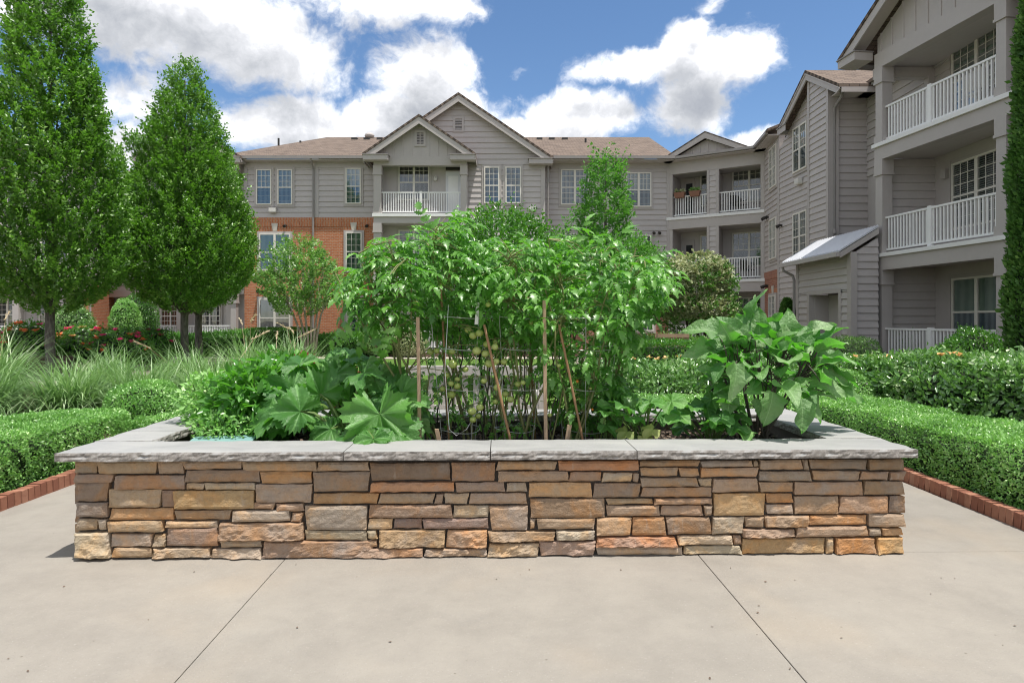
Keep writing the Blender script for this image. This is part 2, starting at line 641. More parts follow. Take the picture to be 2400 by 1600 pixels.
def groundmat(name, cols, scale, fine, bstr=.5):
    m, w = new_mat(name)
    g = w.n('ShaderNodeNewGeometry').outputs['Position']
    a = w.noise(g, scale, 4, .6)
    b = w.noise(g, fine, 4, .75)
    f = w.math('ADD', w.math('MULTIPLY', a, .45), w.math('MULTIPLY', b, .55))
    c = w.ramp(f, [(.3, cols[0]), (.5, cols[1]), (.7, cols[2])])
    p = w.n('ShaderNodeBsdfPrincipled', ins={'Base Color': c, 'Roughness': .95, 'Specular IOR Level': .1})
    w.t.links.new(bump(w, b, bstr, .03), p.inputs['Normal'])
    finish(w, p.outputs[0])
    return m


def barkmat(name, c1, c2, scale=9):
    m, w = new_mat(name)
    g = w.n('ShaderNodeNewGeometry').outputs['Position']
    a = w.noise(w.vec('MULTIPLY', g, (3, 3, .7)), scale, 5, .65, .5)
    c = w.ramp(a, [(.3, c1), (.7, c2)])
    p = w.n('ShaderNodeBsdfPrincipled', ins={'Base Color': c, 'Roughness': .9, 'Specular IOR Level': .15})
    w.t.links.new(bump(w, a, .6, .02), p.inputs['Normal'])
    finish(w, p.outputs[0])
    return m


M_CONC = concrete()
M_STONE = stone()
M_CAP = capstone()
M_BRICK = brickmat('red_brick', (.50, .17, .075), (.62, .25, .12), (.52, .41, .31))
M_BRICKD = brickmat('dark_red_brick', (.36, .14, .095), (.47, .20, .13), (.42, .35, .29))
M_SHINGLE = shinglemat()
M_GLASS = glassmat()
M_SIDING = paint('taupe_siding', (.535, .498, .482), .6, .06, 1.2, .12, 30)
M_TRIM = paint('taupe_trim', (.49, .455, .435), .55, .05, 1.5)
M_SOFFIT = paint('soffit', (.56, .515, .495), .6, .05, 1.5)
M_GUTTER = paint('gutter_metal', (.30, .28, .265), .4, .05, 2.0, spec=.5)
M_FRAME = paint('cream_window_frame', (.80, .77, .70), .45, .04, 3)
M_WHITE = paint('white_railing_paint', (.86, .86, .85), .45, .04, 3)
M_DARK = paint('dark_fixture', (.035, .033, .03), .5, .1, 5)
M_LAMP = paint('lamp_housing', (.72, .70, .66), .5, .05, 5)
M_CREAM = paint('keystone_cream', (.62, .58, .51), .7, .06, 4)
M_DOOR = paint('door_white', (.72, .73, .76), .45, .04, 2)
M_METALROOF = paint('metal_roof', (.78, .80, .83), .45, .05, 2, metallic=.85)
M_INT = paint('room_dark', (.045, .048, .05), .9, .3, 2)
M_BLINDW = clothmat('pale_curtain', (.42, .47, .53), (.74, .77, .79), 34)
M_BLINDG = clothmat('greenish_shade', (.27, .36, .30), (.42, .50, .42), 20)
M_BLINDB = clothmat('blue_grey_curtain', (.13, .17, .22), (.30, .36, .42), 30)
M_SLAT = paint('blind_slat', (.55, .56, .53), .6, .05, 4)
M_MULCH = groundmat('mulch', ((.028, .019, .014), (.075, .048, .034), (.17, .12, .085)), 3, 60, .9)
M_SOIL = groundmat('soil', ((.012, .010, .009), (.035, .027, .022), (.085, .065, .05)), 4, 70, .9)
M_CHIP = paint('wood_chip', (.16, .115, .085), .9, .45, 30)
M_EARTH = groundmat('bare_ground', ((.17, .15, .125), (.24, .215, .18), (.3, .27, .23)), .5, 18, .4)
M_LAWN = groundmat('lawn', ((.06, .125, .022), (.105, .19, .04), (.15, .24, .06)), .7, 26, .6)
M_PATH = paint('pale_path', (.50, .45, .38), .9, .1, 2)
M_BRICKEDGE = None
M_WOODGREY = paint('weathered_wood', (.60, .565, .535), .8, .14, 3, .3, 40, streak=True)
M_STAKE = paint('wood_stake', (.42, .30, .195), .8, .18, 6, .3, 50, streak=True)
M_BAMBOO = paint('bamboo_cane', (.33, .19, .095), .6, .25, 9)
M_WIRE = paint('galvanised_wire', (.62, .62, .60), .4, .1, 9, metallic=.3)
M_TEAL = paint('teal_board', (.20, .36, .35), .6, .1, 5)
M_ORANGE = paint('orange_tag', (.62, .09, .03), .5, .1, 9)
M_TERRA = paint('terracotta', (.26, .13, .085), .8, .12, 5)
M_CORE = paint('mortar_core', (.12, .105, .092), .95, .25, 9, .4, 60)
M_BARK = barkmat('hornbeam_bark', (.055, .05, .045), (.19, .175, .155))
M_BARKP = barkmat('pale_bark', (.20, .165, .13), (.46, .41, .35))
M_BARKD = barkmat('dark_bark', (.04, .03, .024), (.12, .09, .07))

L_HORN = leafmat('hornbeam_leaf', (.022, .065, .010), (.105, .21, .034), (.13, .34, .02), .24, .36, .6, 2.2, (.24, .35, .10))
L_BOX = leafmat('boxwood_leaf', (.045, .11, .026), (.155, .28, .085), (.17, .4, .05), .25, .33, .7, 3.0, (.40, .5, .26), gain=2.0)
L_GARD = leafmat('glossy_shrub_leaf', (.032, .085, .024), (.11, .205, .06), (.13, .3, .04), .18, .27, 1.0, 1.5, (.40, .46, .29), gain=1.9)
L_HOLLY = leafmat('holly_leaf', (.022, .075, .014), (.06, .16, .026), (.10, .30, .015), .25, .27, .8, 1.3, (.13, .25, .05))
L_GRASS = leafmat('ornamental_grass', (.06, .13, .04), (.17, .27, .11), (.17, .31, .08), .3, .42, .5, 1.2, (.46, .52, .36))
L_PLUME = leafmat('grass_plume', (.32, .25, .16), (.55, .46, .33), (.5, .42, .28), .3, .8, .1, 2)
L_TOM = leafmat('tomato_leaf', (.028, .088, .016), (.105, .225, .045), (.13, .40, .02), .32, .36, .6, 4.0, (.22, .36, .13))
L_ZUC = leafmat('courgette_leaf', (.035, .11, .024), (.085, .20, .042), (.12, .36, .03), .30, .42, .5, 5.0, (.19, .32, .11), 'palm')
L_EGG = leafmat('aubergine_leaf', (.05, .12, .036), (.145, .235, .095), (.10, .40, .02), .3, .42, .5, 5.0, (.28, .36, .21), 'pin')
L_MAPLE = leafmat('light_tree_leaf', (.035, .10, .022), (.085, .20, .045), (.12, .34, .03), .32, .45, .45, 1.2, (.17, .27, .075))
L_CRAPE = leafmat('myrtle_leaf', (.05, .12, .03), (.14, .25, .075), (.18, .38, .06), .3, .35, .6, 1.2, (.36, .44, .25))
L_PALE = leafmat('pale_bloom_leaf', (.13, .17, .07), (.36, .38, .24), (.3, .32, .15), .25, .6, .3, 1.5, (.55, .54, .40))
L_DARKG = leafmat('dark_conifer', (.022, .062, .014), (.085, .175, .04), (.08, .22, .02), .2, .5, .35, 2.0, (.2, .31, .085))
L_PEPPER = leafmat('pepper_leaf', (.03, .10, .016), (.07, .19, .03), (.11, .36, .02), .3, .3, .7, 3.0, (.14, .28, .06))
L_RED = leafmat('red_foliage', (.11, .02, .025), (.27, .055, .06), (.3, .06, .05), .25, .5, .4, 3.0, (.38, .12, .1))
L_STEM = paint('green_stem', (.13, .2, .055), .5, .2, 9)
L_STEMP = paint('purple_stem', (.075, .06, .05), .6, .25, 9)
L_TOMSTEM = paint('tomato_stem', (.24, .25, .10), .55, .25, 12)
L_FLOWO = leafmat('orange_petal', (.62, .10, .035), (.75, .2, .08), (.7, .2, .08), .3, .6, .2, 4)
L_FLOWP = leafmat('pink_petal', (.52, .03, .13), (.65, .06, .2), (.6, .06, .2), .3, .6, .2, 4)
L_FLOWY = leafmat('apricot_petal', (.55, .28, .12), (.72, .42, .2), (.6, .35, .15), .3, .6, .2, 4)
L_FLOWW = leafmat('white_petal', (.6, .6, .55), (.75, .75, .68), (.6, .6, .5), .3, .6, .2, 4)
L_YELL = leafmat('yellowing_leaf', (.12, .16, .045), (.22, .24, .08), (.25, .28, .06), .3, .5, .3, 5)


def fruitmat(name, c1, c2):
    m, w = new_mat(name)
    g = w.n('ShaderNodeNewGeometry').outputs['Position']
    r = w.n('ShaderNodeObjectInfo').outputs['Random']
    a = w.math('ADD', w.math('MULTIPLY', w.noise(g, 14, 3, .5), .6), w.math('MULTIPLY', r, .5))
    c = w.ramp(a, [(.25, c1), (.75, c2)])
    p = w.n('ShaderNodeBsdfPrincipled', ins={'Base Color': c, 'Roughness': .22, 'Specular IOR Level': .5})
    p.inputs['Subsurface Weight'].default_value = .15
    p.inputs['Subsurface Radius'].default_value = (.01, .012, .004)
    finish(w, p.outputs[0])
    return m


M_FRUIT = fruitmat('green_tomato', (.26, .34, .07), (.48, .55, .18))
M_CHERRY = fruitmat('orange_tomato', (.68, .2, .03), (.75, .32, .05))


def edgebrick():
    m, w = new_mat('edging_brick')
    oi = w.n('ShaderNodeObjectInfo').outputs['Random']
    g = w.n('ShaderNodeNewGeometry').outputs['Position']
    c = w.ramp(oi, [(0, (.25, .105, .07)), (.5, (.34, .155, .1)), (1, (.42, .22, .15))])
    c = w.mix(w.math('MULTIPLY', w.smooth(w.noise(g, 22, 4, .65), .45, .7), .5), c, (.25, .105, .07))
    p = w.n('ShaderNodeBsdfPrincipled', ins={'Base Color': c, 'Roughness': .88, 'Specular IOR Level': .2})
    w.t.links.new(bump(w, w.noise(g, 70, 4, .6), .5, .006), p.inputs['Normal'])
    finish(w, p.outputs[0])
    return m


M_EDGE = edgebrick()

# ------------------------------------------------------------------ ground, patio, edging
def sheet(name, pts, z, mat, k='structure', label=None):
    o = mk(name, [(x, y, z) for x, y in pts], [tuple(range(len(pts)))], mat)
    kind(o, k)
    if label:
        o['label'] = label
    return o


g = sheet('ground', [(-300, -200), (300, -200), (300, 500), (-300, 500)], -0.03, M_EARTH, label='open ground around the buildings')
sheet('lawn', [(-9.5, 7.4), (1.8, 7.4), (1.8, 22.9), (-9.5, 22.9)], -0.024, M_LAWN, label='mown green lawn behind the planter')
b1 = sheet('mulch_bed', [(-12, -2), (-3.86, -2), (-3.86, 13.5), (-12, 13.5)], -0.018, M_MULCH, label='dark mulched bed under the grasses on the left')
b2 = sheet('mulch_bed', [(3.52, -2), (13, -2), (13, 17), (3.0, 17), (1.2, 12.5), (1.2, 7.9), (3.52, 7.9)], -0.018, M_MULCH, label='dark mulched bed under the hedges on the right')
b3 = sheet('mulch_bed', [(-13, 24.0), (3, 24.0), (3, 29.2), (-13, 29.2)], -0.018, M_MULCH, label='mulched bed along the foot of the brick wall')
sheet('path', [(-13, 22.9), (2, 22.9), (2, 24.0), (-13, 24.0)], -0.012, M_PATH, label='pale path behind the lawn')

patio = mk('patio', [(-3.74, -4, -.016), (3.40, -4, -.016), (3.40, 7.6, -.016), (-3.74, 7.6, -.016)], [(0, 1, 2, 3)], M_CORE)
kind(patio, 'structure')
patio['label'] = 'pale concrete patio with saw-cut joints'


def slab(x0, x1, y0, y1):
    gp = .0022
    x0 += gp; x1 -= gp; y0 += gp; y1 -= gp
    bv = .002
    v = [(x0, y0, -.014), (x1, y0, -.014), (x1, y1, -.014), (x0, y1, -.014),
         (x0, y0, -bv), (x1, y0, -bv), (x1, y1, -bv), (x0, y1, -bv),
         (x0 + bv, y0 + bv, 0), (x1 - bv, y0 + bv, 0), (x1 - bv, y1 - bv, 0), (x0 + bv, y1 - bv, 0)]
    f = [(0, 1, 5, 4), (1, 2, 6, 5), (2, 3, 7, 6), (3, 0, 4, 7), (4, 5, 9, 8), (5, 6, 10, 9), (6, 7, 11, 10), (7, 4, 8, 11), (8, 9, 10, 11)]
    o = mk('concrete_slab', v, f, M_CONC, patio, ROT_P)
    return o


PL_ROT = rad(1.2)
PL_LOC = Vector((-0.115, 3.715, 0))
ROOT = Matrix.Translation(PL_LOC) @ Matrix.Rotation(PL_ROT, 4, 'Z')
ROT_P = Matrix.Rotation(PL_ROT, 4, 'Z')
xs = [-3.73, -1.255, 1.19, 3.5]
for i in range(3):
    for (y0, y1) in ((-3.7, -1.2), (-1.2, 1.27)):
        slab(xs[i], xs[i + 1], y0, y1)
slab(-3.73, -1.255, 1.27, 5.25)
slab(-1.255, 1.19, 1.27, 5.25)
slab(1.19, 3.5, 1.27, 3.73)
slab(1.19, 3.5, 3.73, 5.25)
for i in range(3):
    slab(xs[i], xs[i + 1], 5.25, 7.6)

for side, xe in ((-1, -3.735), (1, 3.395)):
    ed = thing('brick_edging', 'red brick edging at the foot of the clipped hedge on the %s' % ('left' if side < 0 else 'right'), 'edging', (xe + side * .05, 3, 0))
    mb = MB().box(-.045, .045, -.029, .029, 0, .1)
    bm = [MB().hexa([(-.048 + random.uniform(-.002, .002), -.029, -.02), (.048, -.029, -.02), (.048, .029, -.02), (-.048, .029, -.02),
                     (-.044 + random.uniform(-.003, .003), -.026, .1 + random.uniform(-.002, .003)), (.044, -.026, .1 + random.uniform(-.002, .003)),
                     (.044, .026, .1 + random.uniform(-.002, .003)), (-.044, .026, .1 + random.uniform(-.002, .003))]).data('brick', M_EDGE) for _ in range(5)]
    y = 1.6
    while y < 7.5:
        M = Matrix.Translation((xe + side * .055 + random.uniform(-.003, .003), y, random.uniform(-.004, .004))) @ Matrix.Rotation(random.uniform(-.03, .03), 4, 'Z')
        inst('brick', random.choice(bm), ed, M)
        y += .0655
    MB().box(xe + side * .055 - .035, xe + side * .055 + .035, 1.5, 7.55, -.02, .068).build('mortar', M_CORE, ed)

# ------------------------------------------------------------------ the stone planter
planter = thing('stone_planter', 'raised rectangular planter of stacked tan ledge stone with grey slab coping', 'planter', PL_LOC, PL_ROT)
HW, DEP, ZW, ZT, OV, CW = 2.455, 1.60, .585, .635, .065, .36
core = MB()
core.box(-HW + .02, HW - .02, .025, .27, 0, ZW)
core.box(-HW + .02, HW - .02, DEP - .27, DEP - .03, 0, ZW)
core.box(-HW + .022, -HW + .27, .27, DEP - .27, 0, ZW)
core.box(HW - .27, HW - .022, .27, DEP - .27, 0, ZW)
core.build('wall_core', M_CORE, planter, ROOT)

STONES = \
[(-2.445, -2.314, 0.504, 0.58, 'n'),
(-2.308, -1.969, 0.499, 0.58, 't'),
(-1.963, -1.813, 0.498, 0.575, 't'),
(-1.812, -1.473, 0.524, 0.576, 't'),
(-1.47, -1.035, 0.511, 0.572, 't'),
(-2.442, -2.219, 0.451, 0.501, 'b'),
(-2.209, -1.803, 0.41, 0.493, 'b'),
(-1.803, -1.366, 0.449, 0.522, 'd'),
(-1.361, -1.063, 0.44, 0.513, 'o'),
(-2.443, -2.247, 0.341, 0.453, 'd'),
(-2.245, -1.942, 0.304, 0.412, 'p'),
(-1.94, -1.861, 0.304, 0.405, 'b'),
(-1.798, -1.688, 0.407, 0.446, 'g'),
(-1.686, -1.395, 0.403, 0.446, 'g'),
(-1.868, -1.401, 0.292, 0.403, 'y'),
(-1.393, -1.063, 0.327, 0.438, 'g'),
(-1.401, -1.28, 0.289, 0.329, 't'),
(-1.273, -1.111, 0.275, 0.323, 't'),
(-2.435, -2.245, 0.249, 0.337, 'd'),
(-2.239, -1.871, 0.23, 0.301, 'o'),
(-1.861, -1.539, 0.228, 0.287, 't'),
(-1.528, -1.191, 0.217, 0.285, 'g'),
(-1.185, -1.118, 0.212, 0.27, 't'),
(-2.433, -2.311, 0.172, 0.241, 't'),
(-2.308, -2.258, 0.172, 0.237, 'g'),
(-2.254, -1.931, 0.161, 0.227, 't'),
(-1.916, -1.614, 0.182, 0.223, 'g'),
(-1.606, -1.111, 0.107, 0.212, 'tR'),
(-2.436, -2.237, 0.014, 0.16, 'cR'),
(-2.234, -1.993, 0.073, 0.152, 'cR'),
(-1.988, -1.913, 0.074, 0.149, 'tR'),
(-1.908, -1.611, 0.076, 0.182, 'm'),
(-2.224, -1.993, 0.011, 0.071, 't'),
(-1.986, -1.655, 0.009, 0.069, 'cR'),
(-1.595, -1.356, 0.065, 0.108, 'g'),
(-1.648, -1.356, 0.003, 0.063, 'cR'),
(-1.347, -0.704, 0.003, 0.103, 'mR'),
(-1.035, -0.727, 0.511, 0.565, 't'),
(-0.72, -0.25, 0.455, 0.56, 'D'),
(-0.243, 0.016, 0.448, 0.562, 'b'),
(0.023, 0.379, 0.511, 0.565, 't'),
(-1.055, -0.727, 0.391, 0.508, 'd'),
(-0.721, -0.226, 0.385, 0.445, 'O'),
(-0.219, 0.072, 0.383, 0.443, 't'),
(0.081, 0.203, 0.382, 0.439, 'g'),
(0.031, 0.451, 0.444, 0.506, 't'),
(-1.057, -0.676, 0.317, 0.382, 'o'),
(-0.671, -0.346, 0.315, 0.377, 't'),
(-0.342, -0.293, 0.312, 0.371, 't'),
(-0.286, -0.143, 0.312, 0.375, 'g'),
(-0.138, 0.203, 0.309, 0.377, 't'),
(0.214, 0.59, 0.348, 0.438, 'p'),
(-1.102, -0.739, 0.164, 0.31, 'g'),
(-0.73, -0.238, 0.233, 0.311, 'b'),
(-0.233, -0.023, 0.232, 0.304, 'g'),
(-0.016, 0.21, 0.156, 0.302, 'g'),
(0.222, 0.667, 0.228, 0.344, 'b'),
(-0.734, -0.591, 0.166, 0.231, 'c'),
(-0.585, -0.417, 0.169, 0.228, 'd'),
(-0.412, -0.024, 0.166, 0.23, 'd'),
(0.219, 0.254, 0.161, 0.224, 't'),
(0.263, 0.607, 0.162, 0.228, 't'),
(-1.104, -0.742, 0.104, 0.164, 'g'),
(-0.739, -0.681, 0.108, 0.161, 'c'),
(-0.671, -0.28, 0.056, 0.164, 'yR'),
(-0.273, -0.031, 0.055, 0.161, 'oR'),
(-0.024, 0.37, 0.091, 0.152, 'tR'),
(0.377, 0.607, 0.095, 0.155, 'cR'),
(-0.896, -0.681, 0.063, 0.103, 't'),
(-0.895, -0.41, 0.003, 0.056, 'pR'),
(-0.402, -0.031, 0.003, 0.05, 'gR'),
(-0.026, 0.273, 0.003, 0.082, 'cR'),
(0.277, 0.607, 0.003, 0.091, 'mR'),
(0.389, 0.87, 0.505, 0.567, 'O'),
(0.455, 0.647, 0.439, 0.5, 'b'),
(0.652, 0.832, 0.437, 0.493, 'c'),
(0.834, 0.87, 0.436, 0.489, 't'),
(0.875, 1.234, 0.527, 0.565, 't'),
(1.241, 1.552, 0.525, 0.563, 'g'),
(1.557, 1.588, 0.525, 0.562, 't'),
(1.595, 1.851, 0.506, 0.566, 't'),
(1.856, 1.893, 0.503, 0.565, 't'),
(1.897, 2.242, 0.506, 0.567, 'n'),
(2.254, 2.47, 0.5, 0.568, 'b'),
(0.879, 1.105, 0.468, 0.522, 't'),
(1.112, 1.231, 0.467, 0.521, 't'),
(1.241, 1.586, 0.463, 0.52, 'p'),
(1.593, 1.904, 0.438, 0.497, 'n'),
(1.916, 2.197, 0.439, 0.5, 'n'),
(2.207, 2.37, 0.44, 0.494, 't'),
(2.38, 2.475, 0.442, 0.494, 'b'),
(0.879, 1.225, 0.408, 0.463, 't'),
(1.231, 1.306, 0.41, 0.455, 'g'),
(1.311, 1.588, 0.375, 0.455, 't'),
(1.595, 1.798, 0.372, 0.432, 't'),
(1.806, 2.22, 0.352, 0.433, 't'),
(2.226, 2.47, 0.353, 0.437, 'b'),
(0.598, 0.877, 0.346, 0.433, 'd'),
(0.886, 1.306, 0.346, 0.406, 'b'),
(1.318, 1.626, 0.234, 0.369, 'y'),
(1.634, 1.798, 0.305, 0.367, 'o'),
(1.636, 1.798, 0.24, 0.3, 'c'),
(1.806, 2.071, 0.24, 0.347, 't'),
(2.079, 2.372, 0.241, 0.345, 'p'),
(2.38, 2.477, 0.243, 0.347, 'd'),
(0.676, 0.956, 0.304, 0.34, 't'),
(0.961, 1.311, 0.302, 0.341, 't'),
(0.676, 0.994, 0.235, 0.3, 't'),
(1.001, 1.253, 0.234, 0.297, 't'),
(1.26, 1.312, 0.233, 0.297, 't'),
(0.615, 0.825, 0.12, 0.23, 'p'),
(0.831, 1.03, 0.119, 0.229, 'o'),
(1.036, 1.299, 0.127, 0.228, 'b'),
(1.306, 1.501, 0.125, 0.229, 'cR'),
(1.507, 1.619, 0.163, 0.227, 't'),
(1.626, 1.888, 0.163, 0.233, 'tR'),
(1.895, 2.244, 0.172, 0.233, 'o'),
(2.256, 2.473, 0.16, 0.239, 't'),
(0.615, 1.093, 0.054, 0.114, 'OR'),
(1.1, 1.431, 0.061, 0.12, 'cR'),
(1.436, 1.487, 0.06, 0.118, 'm'),
(1.491, 1.81, 0.104, 0.156, 'tR'),
(1.815, 2.249, 0.104, 0.167, 't'),
(2.256, 2.331, 0.108, 0.152, 't'),
(2.336, 2.466, 0.105, 0.155, 'oR'),
(0.617, 1.131, 0.003, 0.052, 'c'),
(1.138, 1.484, 0.003, 0.057, 'cR'),
(1.491, 1.99, 0.003, 0.098, 'yR'),
(1.996, 2.045, 0.003, 0.095, 'c'),
(2.052, 2.292, 0.003, 0.099, 'oR'),
(2.3, 2.466, 0.003, 0.098, 'yR')]
STONE_COL = {'t': (.33, .235, .15), 'b': (.27, .175, .112), 'd': (.21, .15, .122), 'D': (.14, .094, .072), 'g': (.36, .30, .225), 'n': (.25, .2, .155),
             'o': (.42, .225, .09), 'O': (.43, .215, .10), 'p': (.42, .275, .165), 'y': (.42, .265, .12), 'c': (.45, .375, .275), 'm': (.285, .195, .145)}


def lattice(nx, nz, kx, kz, rng):
    """smooth random field on a grid from a coarse lattice"""
    c = rng.random((kz + 1, kx + 1))
    X = np.linspace(0, kx, nx + 1)
    Z = np.linspace(0, kz, nz + 1)
    i = np.minimum(X.astype(int), kx - 1)
    j = np.minimum(Z.astype(int), kz - 1)
    fx = X - i
    fz = (Z - j)[:, None]
    a = c[j][:, i] * (1 - fx) + c[j][:, i + 1] * fx
    b_ = c[j + 1][:, i] * (1 - fx) + c[j + 1][:, i + 1] * fx
    return a * (1 - fz) + b_ * fz


def stone_mesh(w, h, rough, rng):
    """a split-faced stone: x 0..w, z 0..h, face towards -y"""
    nx = max(4, min(14, int(w / .035) + 2))
    nz = max(3, min(7, int(h / .025) + 2))
    if rough:
        nx = min(30, int(w / .015) + 4)
        nz = min(12, int(h / .012) + 3)
    V = []
    tilt = rng.uniform(-.005, .005)
    sk = rng.uniform(-.016, .016, 2)
    base = .010 + rng.uniform(0, .014)
    big = lattice(nx, nz, max(1, int(w / .12)), max(1, int(h / .07)), rng)
    fin = lattice(nx, nz, max(2, int(w / .03)), max(2, int(h / .02)), rng)
    rag = lattice(nx, 1, max(2, int(w / .035)), 1, rng)
    mask = lattice(nx, nz, max(1, int(w / .1)), 1, rng)
    for j in range(nz + 1):
        for i in range(nx + 1):
            s, t = i / nx, j / nz
            x = s * w
            z = t * h
            edge = i in (0, nx) or j in (0, nz)
            if i == 0:
                x += .003 + sk[0] * (t - .5) + rng.uniform(-.002, .002)
            if i == nx:
                x += -.003 + sk[1] * (t - .5) + rng.uniform(-.002, .002)
            if j == 0:
                z += .006 * rag[0, i]
            if j == nz:
                z -= .006 * rag[1, i]
            y = -base - tilt * (s - .5) * 2 - .009 * (big[j, i] - .5) - .003 * (fin[j, i] - .5) + rng.uniform(-.001, .001)
            if rough:
                m = min(1, max(0, (mask[j, i] - .25) * 2.2)) * (1.0 - .5 * t)
                y -= m * (.016 * fin[j, i] + .012 * rng.random() * fin[j, i] + .008 * (1 - t))
            if edge:
                y = min(y + .0065 + .004 * rng.random(), -.002)
            V.append((x, y, z))
    F = []
    W = nx + 1
    for j in range(nz):
        for i in range(nx):
            a = j * W + i
            F.append((a, a + 1, a + 1 + W, a + W))
    # sides back to the wall
    ring = [i for i in range(W)] + [j * W + nx for j in range(1, nz + 1)] + [nz * W + i for i in range(nx - 1, -1, -1)] + [j * W for j in range(nz - 1, 0, -1)]
    b = len(V)
    for r in ring:
        V.append((V[r][0], .035, V[r][2]))
    n = len(ring)
    for k in range(n):
        F.append((ring[(k + 1) % n], ring[k], b + k, b + (k + 1) % n))
    return V, F


srng = np.random.default_rng(11)


def add_stone(x0, x1, z0, z1, code, M):
    V, F = stone_mesh(x1 - x0, z1 - z0, 'R' in code, srng)
    o = mk('stone', V, F, M_STONE, planter, M @ Matrix.Translation((x0, 0, z0)))
    c = STONE_COL[code[0]]
    g_ = sum(c) / 3
    c = [((x * .86 + g_ * .14) * .74 + m_ * .26) * 1.3 for x, m_ in zip(c, (.345, .245, .16))]
    k = srng.uniform(.88, 1.12)
    o.color = (c[0] * k * srng.uniform(.96, 1.04), c[1] * k, c[2] * k * srng.uniform(.93, 1.07), 1)
    return o


for (a0, a1, z0, z1, code) in STONES:
    add_stone(a0, a1, z0, z1, code, ROOT)


def stone_courses(L, M):
    z = .004
    while z < ZW - .02:
        h = min(srng.choice([.05, .065, .08, .11, .135]), ZW - z)
        if ZW - z - h < .04:
            h = ZW - z
        x = 0
        while x < L - .02:
            w = min(srng.uniform(.12, .48), L - x)
            if L - x - w < .08:
                w = L - x
            add_stone(x, x + w - .004, z, z + h - .004, srng.choice(list('ttttbbdgoopyc')) + ('R' if srng.random() < .2 else ''), M)
            x += w
        z += h


stone_courses(DEP - .06, ROOT @ Matrix.Translation((HW, .03, 0)) @ Matrix.Rotation(rad(90), 4, 'Z'))
stone_courses(DEP - .06, ROOT @ Matrix.Translation((-HW, DEP - .03, 0)) @ Matrix.Rotation(rad(-90), 4, 'Z'))
stone_courses(2 * HW, ROOT @ Matrix.Translation((HW, DEP, 0)) @ Matrix.Rotation(rad(180), 4, 'Z'))


def coping(x0, x1, y0, y1, rough):
    """slab with rock-faced edges on the named sides (f b l r)"""
    st = .016
    loop = []
    def edge(ax, ay, bx, by, nx, ny, key):
        L = math.hypot(bx - ax, by - ay)
        n = max(2, int(L / st)) if key in rough else 1
        for i in range(n):
            t = i / n
            loop.append((ax + (bx - ax) * t, ay + (by - ay) * t, nx, ny, key in rough and 0 < i))
    edge(x0, y0, x1, y0, 0, -1, 'f')
    edge(x1, y0, x1, y1, 1, 0, 'r')
    edge(x1, y1, x0, y1, 0, 1, 'b')
    edge(x0, y1, x0, y0, -1, 0, 'l')
    n = len(loop)
    lev = [0, .25, .5, .75, 1.0]
    V = []
    ph = srng.uniform(0, 6.28, 6)
    chip = np.convolve(srng.uniform(0, 1, n + 8), np.ones(5) / 5, 'same')[:n]
    for k, t in enumerate(lev):
        lay = np.convolve(srng.normal(0, 1, n + 4), np.ones(3) / 3, 'same')[:n]
        for i, (x, y, nx, ny, rg) in enumerate(loop):
            o = 0
            if rg:
                o = lay[i] * .0038 - (.011 * max(0, chip[i] - .38) * 3 * (1 - abs(t - .35)) if t > .4 else 0) + .004 * math.sin(i * .35 + ph[0])
                if t == 1.0:
                    o -= .006
            V.append((x + nx * o, y + ny * o, ZW + .001 + (ZT - ZW - .001) * t - (.004 * max(0, chip[i] - .45) if t == 1.0 and rg else 0)))
    F = [tuple(range(n))[::-1], tuple((len(lev) - 1) * n + i for i in range(n))]
    for k in range(len(lev) - 1):
        for i in range(n):
            j = (i + 1) % n
            F.append((k * n + i, k * n + j, (k + 1) * n + j, (k + 1) * n + i))
    mk('coping_slab', V, F, M_CAP, planter, ROOT)


X0, X1, Y0, Y1 = -HW - OV, HW + OV, -OV, DEP + OV
js = [X0, -.866, -.012, .847, X1]
gj = .0025
for i in range(4):
    coping(js[i] + gj, js[i + 1] - gj, Y0, Y0 + CW, 'f' + ('l' if i == 0 else '') + ('r' if i == 3 else '') + 'b')
jb = [X0, -1.1, .1, 1.25, X1]
for i in range(4):
    coping(jb[i] + gj, jb[i + 1] - gj, Y1 - CW, Y1, 'b' + ('l' if i == 0 else '') + ('r' if i == 3 else '') + 'f')
ym = (Y0 + CW + Y1 - CW) / 2 - .15
for (a, b) in ((Y0 + CW, ym), (ym, Y1 - CW)):
    coping(X0, X0 + CW, a + gj, b - gj, 'lr')
    coping(X1 - CW, X1, a + gj, b - gj, 'lr')

# soil and mulch chips
ZS = .505
n = 40
sv, sf = [], []
for j in range(9):
    for i in range(n + 1):
        sv.append((-HW + .25 + (2 * HW - .5) * i / n, .25 + (DEP - .5) * j / 8, ZS + .02 * math.sin(i * 1.3 + j) * math.sin(j * 1.7) + random.uniform(-.012, .012)))
for j in range(8):
    for i in range(n):
        a = j * (n + 1) + i
        sf.append((a, a + 1, a + n + 2, a + n + 1))
soil = mk('soil', sv, sf, M_SOIL, None, ROOT, None, True)
kind(soil, 'stuff')
soil['label'] = 'dark soil filling the stone planter'
cn = 2600
cp = np.stack([RNG.uniform(-2.15, 2.15, cn), RNG.uniform(.3, 1.28, cn), np.full(cn, ZS + .012) + RNG.uniform(-.01, .015, cn)], 1)
cpw = np.array([ROOT @ Vector(p) for p in cp])
ct = RNG.normal(size=(cn, 3)); ct[:, 2] *= .3
cnn = RNG.normal(size=(cn, 3)) * .4; cnn[:, 2] += 1
chips = leaf_cloud('mulch_chips', cpw, ct, cnn, RNG.uniform(.02, .055, cn), LEAF, M_CHIP)
chips['label'] = 'wood chip mulch scattered over the planter soil'

